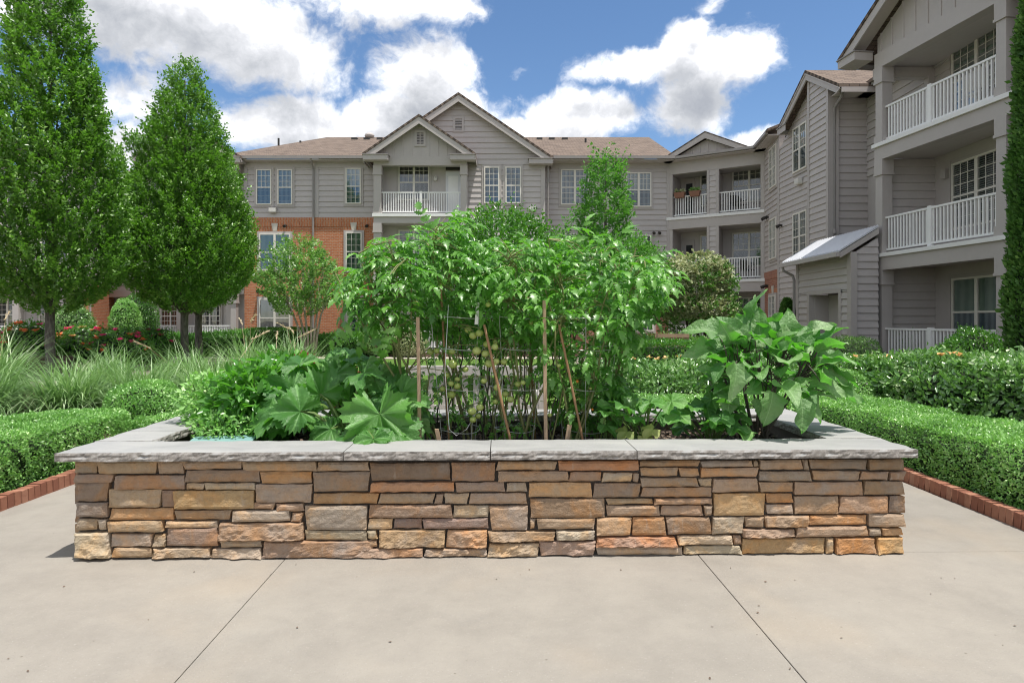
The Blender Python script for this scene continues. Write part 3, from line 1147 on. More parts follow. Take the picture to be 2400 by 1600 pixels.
# crumbs and leaf bits blown onto the patio
dn = 70
dp = np.stack([RNG.uniform(-3.2, 3.2, dn), RNG.uniform(1.6, 3.6, dn), np.full(dn, .004)], 1)
dt = RNG.normal(size=(dn, 3)); dt[:, 2] *= .15
dd = leaf_cloud('leaf_litter', dp, dt, np.tile(np.array([[0, 0, 1.0]]), (dn, 1)) + RNG.normal(0, .3, (dn, 3)), RNG.uniform(.005, .018, dn), LEAF, M_CHIP)
dd['label'] = 'crumbs and leaf bits scattered on the concrete'

# ------------------------------------------------------------------ buildings
F0, HZ, CX, EYE = 1437.0, 735.0, 1176.0, 1.4


def UX(x, d):
    return (x - CX) / F0 * d


def ZY(y, d):
    return EYE + (HZ - y) * d / F0


class Fac:
    """a wall line: local x runs left to right seen from outside, -y is outward"""
    def __init__(self, ox, oy, phi=0.0):
        self.M = Matrix.Translation((ox, oy, 0)) @ Matrix.Rotation(phi, 4, 'Z')

    def box(self, name, bld, u0, u1, y0, y1, z0, z1, mat):
        return MB().box(u0, u1, y0, y1, z0, z1).build(name, mat, bld, self.M)

    def poly(self, name, bld, pts, y0, y1, mat):
        return MB().prism(pts, 'y', y0, y1).build(name, mat, bld, self.M)


BOARDS = {}


def boards(wall, f, u0, u1, z0, z1, exp=.25, clip=None, y=0.0):
    z = z0
    while z < z1 - .03:
        zt = min(z + exp, z1)
        if clip:
            a0, a1 = clip(z)
            b0, b1 = clip(zt)
            if a1 - a0 < .15:
                break
            b0, b1 = (b0, b1) if b1 > b0 else ((a0 + a1) / 2 - .01, (a0 + a1) / 2 + .01)
        else:
            a0 = b0 = u0
            a1 = b1 = u1
        k = (round(a0, 3), round(a1, 3), round(b0, 3), round(b1, 3), round(zt - z, 3), y)
        if k not in BOARDS:
            h = zt - z + .004
            BOARDS[k] = MB().hexa([(a0, y - .046, 0), (a1, y - .046, 0), (a1, y, 0), (a0, y, 0),
                                   (b0, y - .010, h), (b1, y - .010, h), (b1, y, h), (b0, y, h)]).data('siding_board', M_SIDING)
        inst('siding_board', BOARDS[k], wall, f.M @ Matrix.Translation((0, 0, z)))
        z = zt


def siding(bld, f, u0, u1, z0, z1, exp=.25, clip=None, thick=.2, y=0.0, top=None):
    if clip:
        pts = [(u0, z0), (u1, z0)] + top
        w = f.poly('wall', bld, pts, y + .001, y + thick, M_TRIM)
    else:
        w = f.box('wall', bld, u0, u1, y + .001, y + thick, z0, z1, M_TRIM)
    boards(w, f, u0, u1, z0, z1, exp, clip, y)
    return w


def brickwall(bld, f, u0, u1, z0, z1, mat=None, y=-.02, thick=.2, name='brick_wall', turn=False):
    v = [(u0, y, z0), (u1, y, z0), (u1, y + thick, z0), (u0, y + thick, z0), (u0, y, z1), (u1, y, z1), (u1, y + thick, z1), (u0, y + thick, z1)]
    fs = [(0, 1, 5, 4), (1, 2, 6, 5), (2, 3, 7, 6), (3, 0, 4, 7), (4, 5, 6, 7), (0, 3, 2, 1)]
    uv = []
    for q in fs:
        for i in q:
            p = v[i]
            a, b = p[0] + p[1], p[2]
            uv.append((b, a) if turn else (a, b))
    return mk(name, v, fs, mat or M_BRICK, bld, f.M, uv)


WINS = {}


def window(bld, f, uc, zb, w, h, n=1, style='pale', grid='both', surround=True, y=-.042, split=True):
    key = (round(w, 2), round(h, 2), n, style, grid, surround)
    if key not in WINS:
        parts = []
        fr = MB()
        t, dp = .055, .05
        if surround:
            s = .10
            fr2 = MB()
            fr2.box(-w / 2 - s, w / 2 + s, -.012, .03, h, h + s)
            fr2.box(-w / 2 - s, w / 2 + s, -.02, .03, -s, 0)
            fr2.box(-w / 2 - s, -w / 2, -.012, .03, 0, h)
            fr2.box(w / 2, w / 2 + s, -.012, .03, 0, h)
            parts.append(('casing', fr2.data('casing', M_TRIM)))
        fr.box(-w / 2, w / 2, -dp, .03, h - t, h)
        fr.box(-w / 2, w / 2, -dp - .01, .03, 0, t)
        fr.box(-w / 2, -w / 2 + t, -dp, .03, t, h - t)
        fr.box(w / 2 - t, w / 2, -dp, .03, t, h - t)
        sw = (w - 2 * t) / n
        for i in range(1, n):
            fr.box(-w / 2 + t + sw * i - .05, -w / 2 + t + sw * i + .05, -dp, .03, t, h - t)
        mid = h * .49
        for i in range(n):
            a = -w / 2 + t + sw * i + (.05 if i else 0)
            b = -w / 2 + t + sw * (i + 1) - (.05 if i < n - 1 else 0)
            fr.box(a, b, -dp + .012, .02, mid - .025, mid + .025)
            for (z0, z1, up) in ((t, mid - .025, False), (mid + .025, h - t, True)):
                pane = MB()
                pane.v = [(a, -.022, z0), (b, -.022, z0), (b, -.022, z1), (a, -.022, z1)]
                pane.f = [(0, 1, 2, 3)]
                parts.append(('pane', pane.data('pane', M_GLASS)))
                if grid == 'both' or (grid == 'upper' and up):
                    mt = MB()
                    for k in (1, 2):
                        xx = a + (b - a) * k / 3
                        mt.box(xx - .009, xx + .009, -.034, -.024, z0, z1)
                        zz = z0 + (z1 - z0) * k / 3
                        mt.box(a, b, -.033, -.0235, zz - .009, zz + .009)
                    parts.append(('muntin', mt.data('muntin', M_FRAME)))
                back = {'pale': (M_BLINDW, M_BLINDB), 'blue': (M_BLINDB, M_BLINDB), 'green': (M_BLINDG, M_BLINDB), 'dark': (M_INT, M_INT), 'slat': (M_INT, M_INT),
                        'shade': (M_BLINDG, M_INT)}[style][0 if up else 1]
                bk = MB()
                bk.v = [(a, .012, z0), (b, .012, z0), (b, .012, z1), (a, .012, z1)]
                bk.f = [(0, 1, 2, 3)]
                parts.append(('curtain' if back is not M_INT else 'room_shade', bk.data('curtain', back)))
                if style == 'slat':
                    sl = MB()
                    z = z0 + .03
                    while z < z1:
                        sl.hexa([(a + .02, -.012, z), (b - .02, -.012, z), (b - .02, .006, z + .02), (a + .02, .006, z + .02),
                                 (a + .02, -.012, z + .004), (b - .02, -.012, z + .004), (b - .02, .006, z + .024), (a + .02, .006, z + .024)])
                        z += .055
                    parts.append(('blind', sl.data('blind', M_SLAT)))
        WINS[key] = (fr.data('window', M_FRAME), parts)
    me, parts = WINS[key]
    M = f.M @ Matrix.Translation((uc, y - .012, zb))
    o = inst('window', me, bld, M)
    for nm, pm in parts:
        inst(nm, pm, o, M)
    return o


BAL = {}


def railing(bld, f, u0, u1, z0, y=0.0, h=1.0, posts=()):
    r = MB()
    r.box(u0, u1, y - .035, y + .035, z0 + h - .05, z0 + h)
    o = r.build('railing', M_WHITE, bld, f.M)
    MB().box(u0, u1, y - .025, y + .025, z0 + .07, z0 + .12).build('bottom_rail', M_WHITE, o, f.M)
    for p in posts:
        MB().box(p - .055, p + .055, y - .055, y + .055, z0 + .0, z0 + h + .03).build('rail_post', M_WHITE, o, f.M)
    hh = h - .17
    if hh not in BAL:
        BAL[hh] = MB().box(-.019, .019, -.019, .019, 0, hh).data('baluster', M_WHITE)
    n = max(2, int(round((u1 - u0) / .108)))
    for i in range(1, n):
        u = u0 + (u1 - u0) * i / n
        if any(abs(u - p) < .07 for p in posts):
            continue
        inst('baluster', BAL[hh], o, f.M @ Matrix.Translation((u, y, z0 + .12)))
    return o


def column(bld, f, u0, u1, z0, z1, y0=-.0, y1=.3):
    c = MB().box(u0, u1, y0, y1, z0, z1)
    c.box(u0 - .04, u1 + .04, y0 - .04, y1 + .04, z1 - .42, z1 - .36)
    c.box(u0 - .025, u1 + .025, y0 - .025, y1 + .025, z1 - .36, z1)
    c.box(u0 - .03, u1 + .03, y0 - .03, y1 + .03, z0, z0 + .22)
    return c.build('column', M_TRIM, bld, f.M)


def roof(name, bld, pts, mat=None, th=.1, uvd=None):
    """thick roof sheet; pts[0]->pts[1] runs along the eave"""
    P = [Vector(p) for p in pts]
    e = (P[1] - P[0]).normalized()
    nrm = (P[1] - P[0]).cross(P[-1] - P[0]).normalized()
    if nrm.z < 0:
        nrm = -nrm
    s = nrm.cross(e)
    n = len(P)
    V = P + [p - Vector((0, 0, th)) for p in P]
    F = [tuple(range(n)), tuple(reversed(range(n, 2 * n)))] + [(i, i + n, (i + 1) % n + n, (i + 1) % n) for i in range(n)]
    uv = []
    for q in F:
        for i in q:
            uv.append(((V[i] - P[0]).dot(e), (V[i] - P[0]).dot(s)))
    return mk(name, V, F, mat or M_SHINGLE, bld, None, uv)


def frame_pt(f, u, y, z):
    return f.M @ Vector((u, y, z))


def gable_roof(bld, f, uc, W, apex, slope, y0, y1, rake=.3, ret=1.1, soffit=True, left_ret=True, right_ret=True):
    """pitched roof with rake boards and cornice returns; W half width to the eave tip"""
    zb = apex - slope * W
    for s in (-1, 1):
        pts = [frame_pt(f, uc + s * W, y0, zb), frame_pt(f, uc + s * W, y1, zb), frame_pt(f, uc, y1, apex), frame_pt(f, uc, y0, apex)]
        r = roof('roof', bld, pts)
        f.poly('rake_board', bld, [(uc, apex - .105), (uc + s * (W - .0), zb - .105), (uc + s * (W - .0), zb - .02 - rake * .55), (uc + s * (W - rake * .9), zb - .105 - rake + slope * rake * .9), (uc, apex - .105 - rake)],
               y0 + .03, y0 + .08, M_TRIM)
        f.poly('soffit', bld, [(uc, apex - .112), (uc + s * W, zb - .112), (uc + s * W, zb - .15), (uc, apex - .15)], y0 + .082, 0, M_SOFFIT)
        f.box('fascia', bld, min(uc + s * W, uc + s * (W - .03)), max(uc + s * W, uc + s * (W - .03)), y0 + .082, y1, zb - .26, zb - .102, M_TRIM)
        if (s < 0 and left_ret) or (s > 0 and right_ret):
            a, b = sorted((uc + s * (W - .035), uc + s * (W - ret)))
            f.box('cornice_return', bld, a, b, y0 - .01, -.002, zb - .30, zb - .08, M_TRIM)
            f.box('cornice_cap', bld, a - .03, b + .03, y0 - .05, -.002, zb - .08, zb - .05, M_GUTTER)


def vent(bld, f, uc, z, w, h, y=-.045):
    m = MB()
    m.box(uc - w / 2 - .1, uc + w / 2 + .1, y - .02, y + .03, z - .1, z)
    m.box(uc - w / 2 - .1, uc + w / 2 + .1, y - .02, y + .03, z + h, z + h + .1)
    m.box(uc - w / 2 - .1, uc - w / 2, y - .02, y + .03, z, z + h)
    m.box(uc + w / 2, uc + w / 2 + .1, y - .02, y + .03, z, z + h)
    v = m.build('gable_vent', M_TRIM, bld, f.M)
    MB().box(uc - w / 2, uc + w / 2, y + .012, y + .03, z, z + h).build('vent_shade', M_DARK, v, f.M)
    k = z + .02
    while k < z + h - .03:
        MB().hexa([(uc - w / 2, y - .018, k), (uc + w / 2, y - .018, k), (uc + w / 2, y + .01, k + .035), (uc - w / 2, y + .01, k + .035),
                   (uc - w / 2, y - .018, k + .012), (uc + w / 2, y - .018, k + .012), (uc + w / 2, y + .01, k + .047), (uc - w / 2, y + .01, k + .047)]).build('louvre', M_TRIM, v, f.M)
        k += .07
    return v


def downspout(bld, f, u, z0, z1, y=-.10, bend=.3):
    m = MB()
    m.tube([(u + bend, y - .32, z1), (u + bend * .8, y - .32, z1 - .12), (u, y, z1 - .42), (u, y, z1 - .6), (u, y, z0)], .045, 8)
    return m.build('downspout', M_GUTTER, bld, f.M)


def wall_light(bld, f, u, z, y=-.05):
    m = MB()
    m.box(u - .16, u + .16, y - .16, y, z, z + .17)
    m.hexa([(u - .14, y - .14, z - .05), (u + .14, y - .14, z - .05), (u + .14, y, z - .05), (u - .14, y, z - .05),
            (u - .16, y - .16, z), (u + .16, y - .16, z), (u + .16, y, z), (u - .16, y, z)])
    return m.build('wall_light', M_LAMP, bld, f.M)


def spot(bld, f, u, z, y=-.03, n=2):
    for k in range(n):
        m = MB()
        m.tube([(u + k * .26, y, z), (u + k * .26, y - .08, z + .02), (u + k * .26, y - .22, z - .05)], [.05, .05, .075], 8)
        m.build('vent_hood', M_DARK, bld, f.M)


def flathead(bld, f, u, z, w):
    """brick soldier lintel with keystone"""
    brickwall(bld, f, u - w / 2 - .12, u + w / 2 + .12, z, z + .24, M_BRICK, -.028, .02, 'lintel', True)
    k = MB().hexa([(u - .09, -.06, z - .0), (u + .09, -.06, z), (u + .09, -.03, z), (u - .09, -.03, z),
                   (u - .15, -.07, z + .36), (u + .15, -.07, z + .36), (u + .15, -.03, z + .36), (u - .15, -.03, z + .36)])
    return k.build('keystone', M_CREAM, bld, f.M)


def battens(bld, f, clip, u0, u1, z0, step, y=-.0):
    u = u0
    while u <= u1:
        zt = clip(u)
        if zt > z0 + .1:
            MB().box(u - .03, u + .03, y - .022, y, z0, zt).build('batten', M_TRIM, bld, f.M)
        u += step


# ---- the central block
cb = thing('apartment_building', 'central three storey block with orange brick left base and two stacked gables', 'building', (-2.5, 29.2, 0))
fA = Fac(0, 29.2)
dA = 29.2
ZB = ZY(500, dA)          # brick top
uA0, uA1, uAm = UX(562, dA), UX(866, dA), UX(727, dA)
brickwall(cb, fA, uA0, uA1, -.05, ZB - .42)
brickwall(cb, fA, uA0, uA1, ZB - .42, ZB, M_BRICK, -.045, .22, 'soldier_course', True)
siding(cb, fA, uA0, uAm - .12, ZB, 8.78)
siding(cb, fA, uAm + .12, uA1, ZB, 8.78)
fA.box('corner_board', cb, uAm - .12, uAm + .12, -.055, .1, ZB, 8.78, M_TRIM)
fA.box('corner_board', cb, uA0 - .02, uA0 + .14, -.056, .1, ZB + .002, 8.78, M_TRIM)
fA.box('frieze_board', cb, uA0, uA1, -.06, .0, 8.5, 8.78, M_TRIM)
downspout(cb, fA, UX(721, dA), 0, 8.85, bend=-.0)


def px_window(bld, f, d, x0, x1, y0, y1, off=0.0, **kw):
    return window(bld, f, (UX(x0, d) + UX(x1, d)) / 2 - off, ZY(y1, d), UX(x1, d) - UX(x0, d), ZY(y0, d) - ZY(y1, d), **kw)


px_window(cb, fA, dA, 590, 625, 390, 471, style='pale', grid='upper')
px_window(cb, fA, dA, 639, 673, 390, 471, style='pale', grid='upper')
px_window(cb, fA, dA, 795, 830, 387, 469, style='pale')
px_window(cb, fA, dA, 597, 668, 537, 621, n=2, style='green', grid=None)
px_window(cb, fA, dA, 795, 832, 534, 621, style='green')
px_window(cb, fA, dA, 597, 668, 686, 772, n=2, style='green', grid=None)
px_window(cb, fA, dA, 797, 832, 684, 768, style='green')
for (x, y, w) in ((632, 531, 1.5), (813, 529, .85), (632, 680, 1.5), (814, 679, .85)):
    flathead(cb, fA, UX(x, dA), ZY(y, dA), w)
wall_light(cb, fA, UX(629, dA), ZY(487, dA))
for x in (577, 657, 845):
    spot(cb, fA, UX(x, dA), ZY(519, dA), n=1)
spot(cb, fA, UX(596, dA), ZY(668, dA), n=2)

# big gable face C
fC = Fac(0, 28.6)
dC = 28.6
uC0, uC1 = UX(868, dC), UX(1250, dC)
ucC, apC, slC = -2.42, 11.66, .68


def clipC(z):
    lim = (apC - .25 - z) / slC
    return max(uC0, ucC - lim), min(uC1, ucC + lim)


zk = apC - .25 - slC * (uC1 - ucC)
zkl = apC - .25 - slC * (ucC - uC0)
siding(cb, fC, uC0, uC1, 0, apC - .26, clip=clipC, top=[(uC1, zk), (ucC, apC - .25), (uC0, zkl)], thick=.6)
gable_roof(cb, fC, ucC, 4.28, apC, slC, -.42, 7.0, right_ret=True, left_ret=False)
fC.box('corner_board', cb, uC1 - .16, uC1 + .04, -.058, .6, 0, zk - .25, M_TRIM)
px_window(cb, fC, dC, 1112, 1147, 384, 468, style='blue')
px_window(cb, fC, dC, 1161, 1197, 384, 468, style='blue')
vent(cb, fC, UX(1053.5, dC), ZY(299, dC), .3, .5)
wall_light(cb, fC, UX(1222, dC), ZY(484, dC))
downspout(cb, fC, UX(1259, dC), 0, 8.85, y=.1, bend=.12)

# balcony stack B in front of it
fB = Fac(0, 27.6)
dB = 27.6
uB0, uB1 = UX(858, dB), UX(1072, dB)
ucB, apB, slB = -4.05, 10.36, .686
fB.box('beam', cb, uB0, uB1, 0, .28, 8.22, 8.62, M_TRIM)
fB.poly('gable_wall', cb, [(uB0, 8.62), (uB1, 8.62), (uB1, apB - .25 - slB * (uB1 - ucB)), (ucB, apB - .25), (uB0, apB - .25 - slB * (ucB - uB0))], .03, .2, M_TRIM)
battens(cb, fB, lambda u: apB - .25 - slB * abs(u - ucB), ucB - 1.95 * 1.0, ucB + 2.0, 8.62, .39, .03)
gable_roof(cb, fB, ucB, 2.46, apB, slB, -.40, 4.5, ret=1.1)
vent(cb, fB, ucB, ZY(331, dB), .3, .5, 0.0)
fB.box('ceiling', cb, uB0, uB1, .28, 1.6, 8.4, 8.45, M_SOFFIT)
for lev in (0, 1, 2):
    zf = (.12, 3.1, 6.1)[lev]
    zt = (2.68, 5.68, 8.22)[lev]
    column(cb, fB, uB0, uB0 + .33, zf, zt)
    column(cb, fB, uB1 - .27, uB1, zf, zt)
    fB.box('deck_edge', cb, uB0 - .05, uB1 + .05, -.06, 1.6, zf - .14, zf, M_WHITE)
    if lev:
        fB.box('deck_beam', cb, uB0, uB1, .0, 1.55, zf - .42, zf - .14, M_TRIM)
    railing(cb, fB, uB0 + .33, uB1 - .27, zf, .12, .97, posts=((uB0 + uB1) / 2 + .02,))
    fb2 = Fac(0, 28.50)
    fb2.box('back_wall', cb, uB0, uB1, -.0, .03, zf, zt + .3, M_SIDING)
    fb2.box('side_wall', cb, uB0 + .02, uB0 + .12, -.62, .0, zf, zt + .25, M_SIDING)
    window(cb, fb2, UX(951, 28.5), zf + .75, 1.4, 1.65, n=2, style='pale', grid='upper', y=.0)
    dr = fb2.box('door', cb, UX(1024, 28.5), UX(1059, 28.5), -.05, .0, zf, zf + 2.05, M_DOOR)
    fb2.box('door_panel', dr, UX(1030, 28.5), UX(1053, 28.5), -.065, -.052, zf + .2, zf + 1.85, M_WHITE)
    fb2.box('transom', cb, UX(1024, 28.5), UX(1059, 28.5), -.05, .0, zf + 2.12, zf + 2.4, M_DARK)
    MB().sphere((UX(1001, 28.5), -.1, zf + 1.72), .09, 8, 6, 1.4).build('lantern', M_LAMP, cb, fb2.M)
# siding wall D to the right
fD = Fac(0, 29.4)
dD = 29.4
uD0, uD1 = UX(1252, dD), 7.36
brickwall(cb, fD, uD0, uD1, -.05, ZY(652, dD), M_BRICKD)
siding(cb, fD, uD0, uD1 - .1, ZY(652, dD), 8.78)
fD.box('frieze_board', cb, uD0, uD1, -.06, .0, 8.52, 8.78, M_TRIM)
fD.box('corner_board', cb, uD1 - .1, uD1 + .02, -.056, .1, ZY(652, dD), 8.52, M_TRIM)
px_window(cb, fD, dD, 1288, 1352, 390, 471, n=2, style='blue')
px_window(cb, fD, dD, 1437, 1495, 397, 476, n=2, style='pale', grid='upper')
px_window(cb, fD, dD, 1288, 1352, 537, 619, n=2, style='blue')
px_window(cb, fD, dD, 1437, 1495, 540, 622, n=2, style='dark')
px_window(cb, fD, dD, 1290, 1340, 690, 762, n=2, style='dark')
px_window(cb, fD, dD, 1460, 1500, 690, 760, style='green')
spot(cb, fD, UX(1500, dD), ZY(535, dD), n=2)
# main roof, eaves and gutter
ER = 8.95
roof('roof', cb, [(-12.95, 28.72, ER), (7.5, 28.72, ER), (7.7, 35.2, 11.68), (-10.4, 35.2, 11.68)])
roof('roof', cb, [(-14, 41.5, ER), (8, 41.5, ER), (7.7, 35.2, 11.68), (-10.4, 35.2, 11.68)])
MB().box(-12.9, uB0 - .3, 28.62, 28.74, ER - .16, ER - .03).build('gutter', M_GUTTER, cb)
MB().box(1.9, 7.45, 28.62, 28.74, ER - .16, ER - .03).build('gutter', M_GUTTER, cb)
MB().box(-12.9, 7.45, 28.745, 29.45, ER - .21, ER - .17).build('soffit', M_SOFFIT, cb)
for x in (815, 843, 873, 1239, 1267, 1297):
    X = UX(x, 34.3)
    MB().box(X - .16, X + .16, 34.15, 34.45, 11.22, 11.36).build('roof_vent', M_DARK, cb)
for x, zz in ((640, .32), (1345, .3), (690, .12)):
    X = UX(x, 33.0)
    MB().tube([(X, 33, 10.6), (X, 33, 10.76 + zz * .7)], .055, 8).build('vent_pipe', M_DARK, cb)
MB().sphere((UX(849, 35), 35, 11.7), .28, 10, 6, .6).build('turbine_vent', M_TRIM, cb)

# ---- the angled corner block E with paired balconies
eb = thing('apartment_building', 'angled corner block with paired recessed balconies and low pediment', 'building', (9.2, 28.3, 0))
pE = math.atan2(27.2 - 29.4, 11.0 - 7.34)
fE = Fac(7.34, 29.4, pE)
LE = math.hypot(3.66, 2.2)
bays = ((.21, 1.81), (2.30, 4.09))
fE.box('back_wall', eb, -.3, LE, 1.5, 1.7, 0, 8.8, M_SIDING)
fE.box('frieze_board', eb, -.02, LE + .05, -.03, .25, 8.2, 8.78, M_TRIM)
for (a, b, nm) in ((0, .21, 'p'), (1.81, 2.30, 'm'), (4.09, LE, 'p')):
    if nm == 'm':
        for (z0, z1) in ((0, 2.66), (3.22, 5.66), (6.2, 8.2)):
            siding(eb, fE, a, b, z0, z1, thick=.25)
            fE.box('corner_board', eb, a - .02, a + .1, -.054, .27, z0 + .002, z1 - .002, M_TRIM)
            fE.box('corner_board', eb, b - .1, b + .02, -.054, .27, z0 + .002, z1 - .002, M_TRIM)
    else:
        for (z0, z1) in ((0, 2.66), (3.22, 5.66), (6.2, 8.2)):
            fE.box('column', eb, a, b, -.02, .25, z0, z1, M_TRIM)
fE.box('party_wall', eb, 1.95, 2.16, .25, 1.5, 0, 8.2, M_SIDING)
fE.box('party_wall', eb, .02, .18, .25, 1.5, 0, 8.2, M_SIDING)
fE.box('party_wall', eb, LE - .14, LE - .02, .25, 1.5, 0, 8.2, M_SIDING)
for zf in (3.22, 6.2):
    fE.box('deck_edge', eb, -.06, LE + .06, -.09, 1.5, zf - .13, zf, M_WHITE)
    fE.box('deck_beam', eb, -.02, LE + .02, -.04, 1.5, zf - .56, zf - .13, M_TRIM)
fE.box('ceiling', eb, 0, LE, .25, 1.5, 8.3, 8.34, M_SOFFIT)
for lev, zf in enumerate((.2, 3.22, 6.2)):
    for bi, (a, b) in enumerate(bays):
        railing(eb, fE, a + .02, b - .02, zf, .1, .97)
        if bi == 0:
            window(eb, fE, 1.5, zf + .65, .75, 1.6, style='dark', y=1.5)
            d_ = fE.box('door', eb, .35, .85, 1.44, 1.498, zf, zf + 2.05, M_TRIM)
            fE.box('door_glass', d_, .45, .75, 1.42, 1.438, zf + .3, zf + 1.8, M_INT)
        else:
            window(eb, fE, 3.35, zf + .65, 1.5, 1.6, n=2, style='dark', y=1.5, grid='upper')
brickwall(eb, fE, 2.33, 2.36, 0, .1, M_BRICKD)
# pediment
pu0, pu1, puc, pap = -.15, 3.75, 1.82, 9.82
fE.poly('pediment', eb, [(pu0 + .3, 8.8), (pu1 - .3, 8.8), (puc, pap - .25)], -.2, -.05, M_TRIM)
battens(eb, fE, lambda u: pap - .25 - .56 * abs(u - puc), .8, 3.0, 8.8, .36, -.2)
for s, ue in ((-1, pu0), (1, pu1)):
    fE.poly('rake_board', eb, [(ue, 8.84), (puc, pap), (puc, pap - .27), (ue + (-s) * .45, 8.84)], -.5, -.44, M_TRIM)
    pts = [frame_pt(fE, ue, -.52, 8.88), frame_pt(fE, ue, 3.0, 8.88), frame_pt(fE, puc, 3.0, pap + .04), frame_pt(fE, puc, -.52, pap + .04)]
    roof('roof', eb, pts, th=.05)
fE.box('gutter', eb, -.35, LE + .35, -.58, -.46, ER - .16, ER - .05, M_GUTTER)
fE.box('soffit', eb, -.1, LE + .1, -.455, -.02, ER - .21, ER - .17, M_SOFFIT)
roof('roof', eb, [tuple(frame_pt(fE, -.2, -.3, 8.88)), tuple(frame_pt(fE, LE, -.3, 8.88)), tuple(frame_pt(fE, LE, 4.0, 9.3)), tuple(frame_pt(fE, -.2, 4.0, 9.3))], th=.06)

# ---- the right wing
rw = thing('apartment_building', 'right wing with taupe siding, side gable and white railed balcony stack', 'building', (11.7, 18.5, 0))
pF = math.atan2(24.9 - 27.2, 10.65 - 11.0)
fF = Fac(11.0, 27.2, pF)
LF = math.hypot(2.3, .35)
brickwall(rw, fF, 0, LF, 0, 3.12, M_BRICKD)
brickwall(rw, fF, 0, LF, 3.12, 3.45, M_BRICKD, -.04, .2, 'soldier_course', True)
siding(rw, fF, .1, LF, 3.45, 8.78, exp=.22)
fF.box('corner_board', rw, -.02, .1, -.056, .1, 3.452, 8.78, M_TRIM)
window(rw, fF, 1.55, 6.83, 1.05, 1.67, n=2, style='dark')
window(rw, fF, 1.55, 3.9, 1.05, 1.67, n=2, style='green')
window(rw, fF, 1.45, .75, 1.05, 1.67, n=2, style='slat')
flathead(rw, fF, 1.45, 2.45, 1.05)
spot(rw, fF, .45, 5.75)
spot(rw, fF, .35, 2.85)
fF.box('gutter', rw, -.3, LF + .1, -.58, -.46, ER - .16, ER - .05, M_GUTTER)
fF.box('soffit', rw, -.1, LF + .1, -.455, -.02, ER - .21, ER - .17, M_SOFFIT)
roof('roof', rw, [tuple(frame_pt(fF, 0, -.55, ER)), tuple(frame_pt(fF, LF + .3, -.55, ER)), tuple(frame_pt(fF, LF + .3, 5, 11)), tuple(frame_pt(fF, 0, 5, 11))])
# gable G: far half set back, near half proud
fG = Fac(10.63, 24.9, rad(-90))
fG2 = Fac(10.40, 21.9, rad(-90))
apG, slG = 10.1, .58
ug = 24.9 - 21.8


def clipG(z):
    lim = (apG - .2 - z) / slG
    return max(0.0, ug - lim), 3.0


siding(rw, fG, 0, 3.0, 0, apG - .22, exp=.22, clip=clipG, top=[(3.0, apG - .2), (0.0, apG - .2 - slG * ug)], thick=.3)


def clipG2(z):
    lim = (apG - .2 - z) / slG
    return max(0.0, .1 - lim), min(1.3, .1 + lim)


siding(rw, fG2, 0, 1.3, 0, apG - .22, exp=.22, clip=clipG2, top=[(1.3, apG - .2 - slG * 1.2), (.1, apG - .2), (0, apG - .26)], thick=.3)
fG2.box('corner_board', rw, -.03, .1, -.058, .22, 0, apG - .3, M_TRIM)
fG2.box('corner_board', rw, 1.28, 1.42, -.06, .3, 0, apG - .2 - slG * 1.3, M_TRIM)
fG.box('corner_board', rw, -.04, .12, -.056, .1, 0, 8.6, M_TRIM)
fGr = Fac(10.2, 21.8, rad(-90))
gable_roof(rw, fGr, 0, 2.28, apG, slG, 0.0, 5.5, ret=.75, rake=.24, right_ret=False)
window(rw, fG, 1.95, 6.88, 1.1, 1.67, n=2, style='pale', grid='upper')
window(rw, fG, 1.95, 3.62, 1.1, 1.75, n=2, style='blue')
wall_light(rw, fG, 1.95, 6.42)
spot(rw, fG, .35, 5.1, n=1)
# recessed wall I facing the camera
fI = Fac(0, 20.6)
siding(rw, fI, 10.40, 11.75, 0, 8.72, exp=.25)
fI.box('corner_board', rw, 10.40, 10.52, -.06, .05, 0, 8.72, M_TRIM)
MB().tube([(10.6, 20.05, 8.78), (10.6, 20.1, 8.6), (10.55, 20.46, 8.35), (10.55, 20.5, 8.1), (10.55, 20.5, 4.4), (10.5, 20.35, 4.2)], .05, 8).build('downspout', M_GUTTER, rw)
MB().box(10.35, 11.6, 19.95, 20.07, 8.72, 8.86).build('gutter', M_GUTTER, rw)
MB().box(10.45, 11.7, 20.08, 20.58, 8.70, 8.74).build('soffit', M_SOFFIT, rw)
# main wall J behind the balconies
fJ = Fac(11.7, 20.6, rad(-90))
siding(rw, fJ, 0, 8.5, 6.1, 8.7, exp=.25)
fJ.box('wall', rw, 0, 8.5, 0.0, .2, 0, 6.1, M_SIDING)
fJ.box('gutter', rw, .4, 3.2, -.5, -.4, 8.72, 8.84, M_GUTTER)
fJ.box('soffit', rw, .0, 3.3, -.4, -.0, 8.70, 8.73, M_SOFFIT)
roof('roof', rw, [(11.15, 26, ER - .05), (11.15, 12, ER - .05), (16, 12, 11.4), (16, 26, 11.4)])
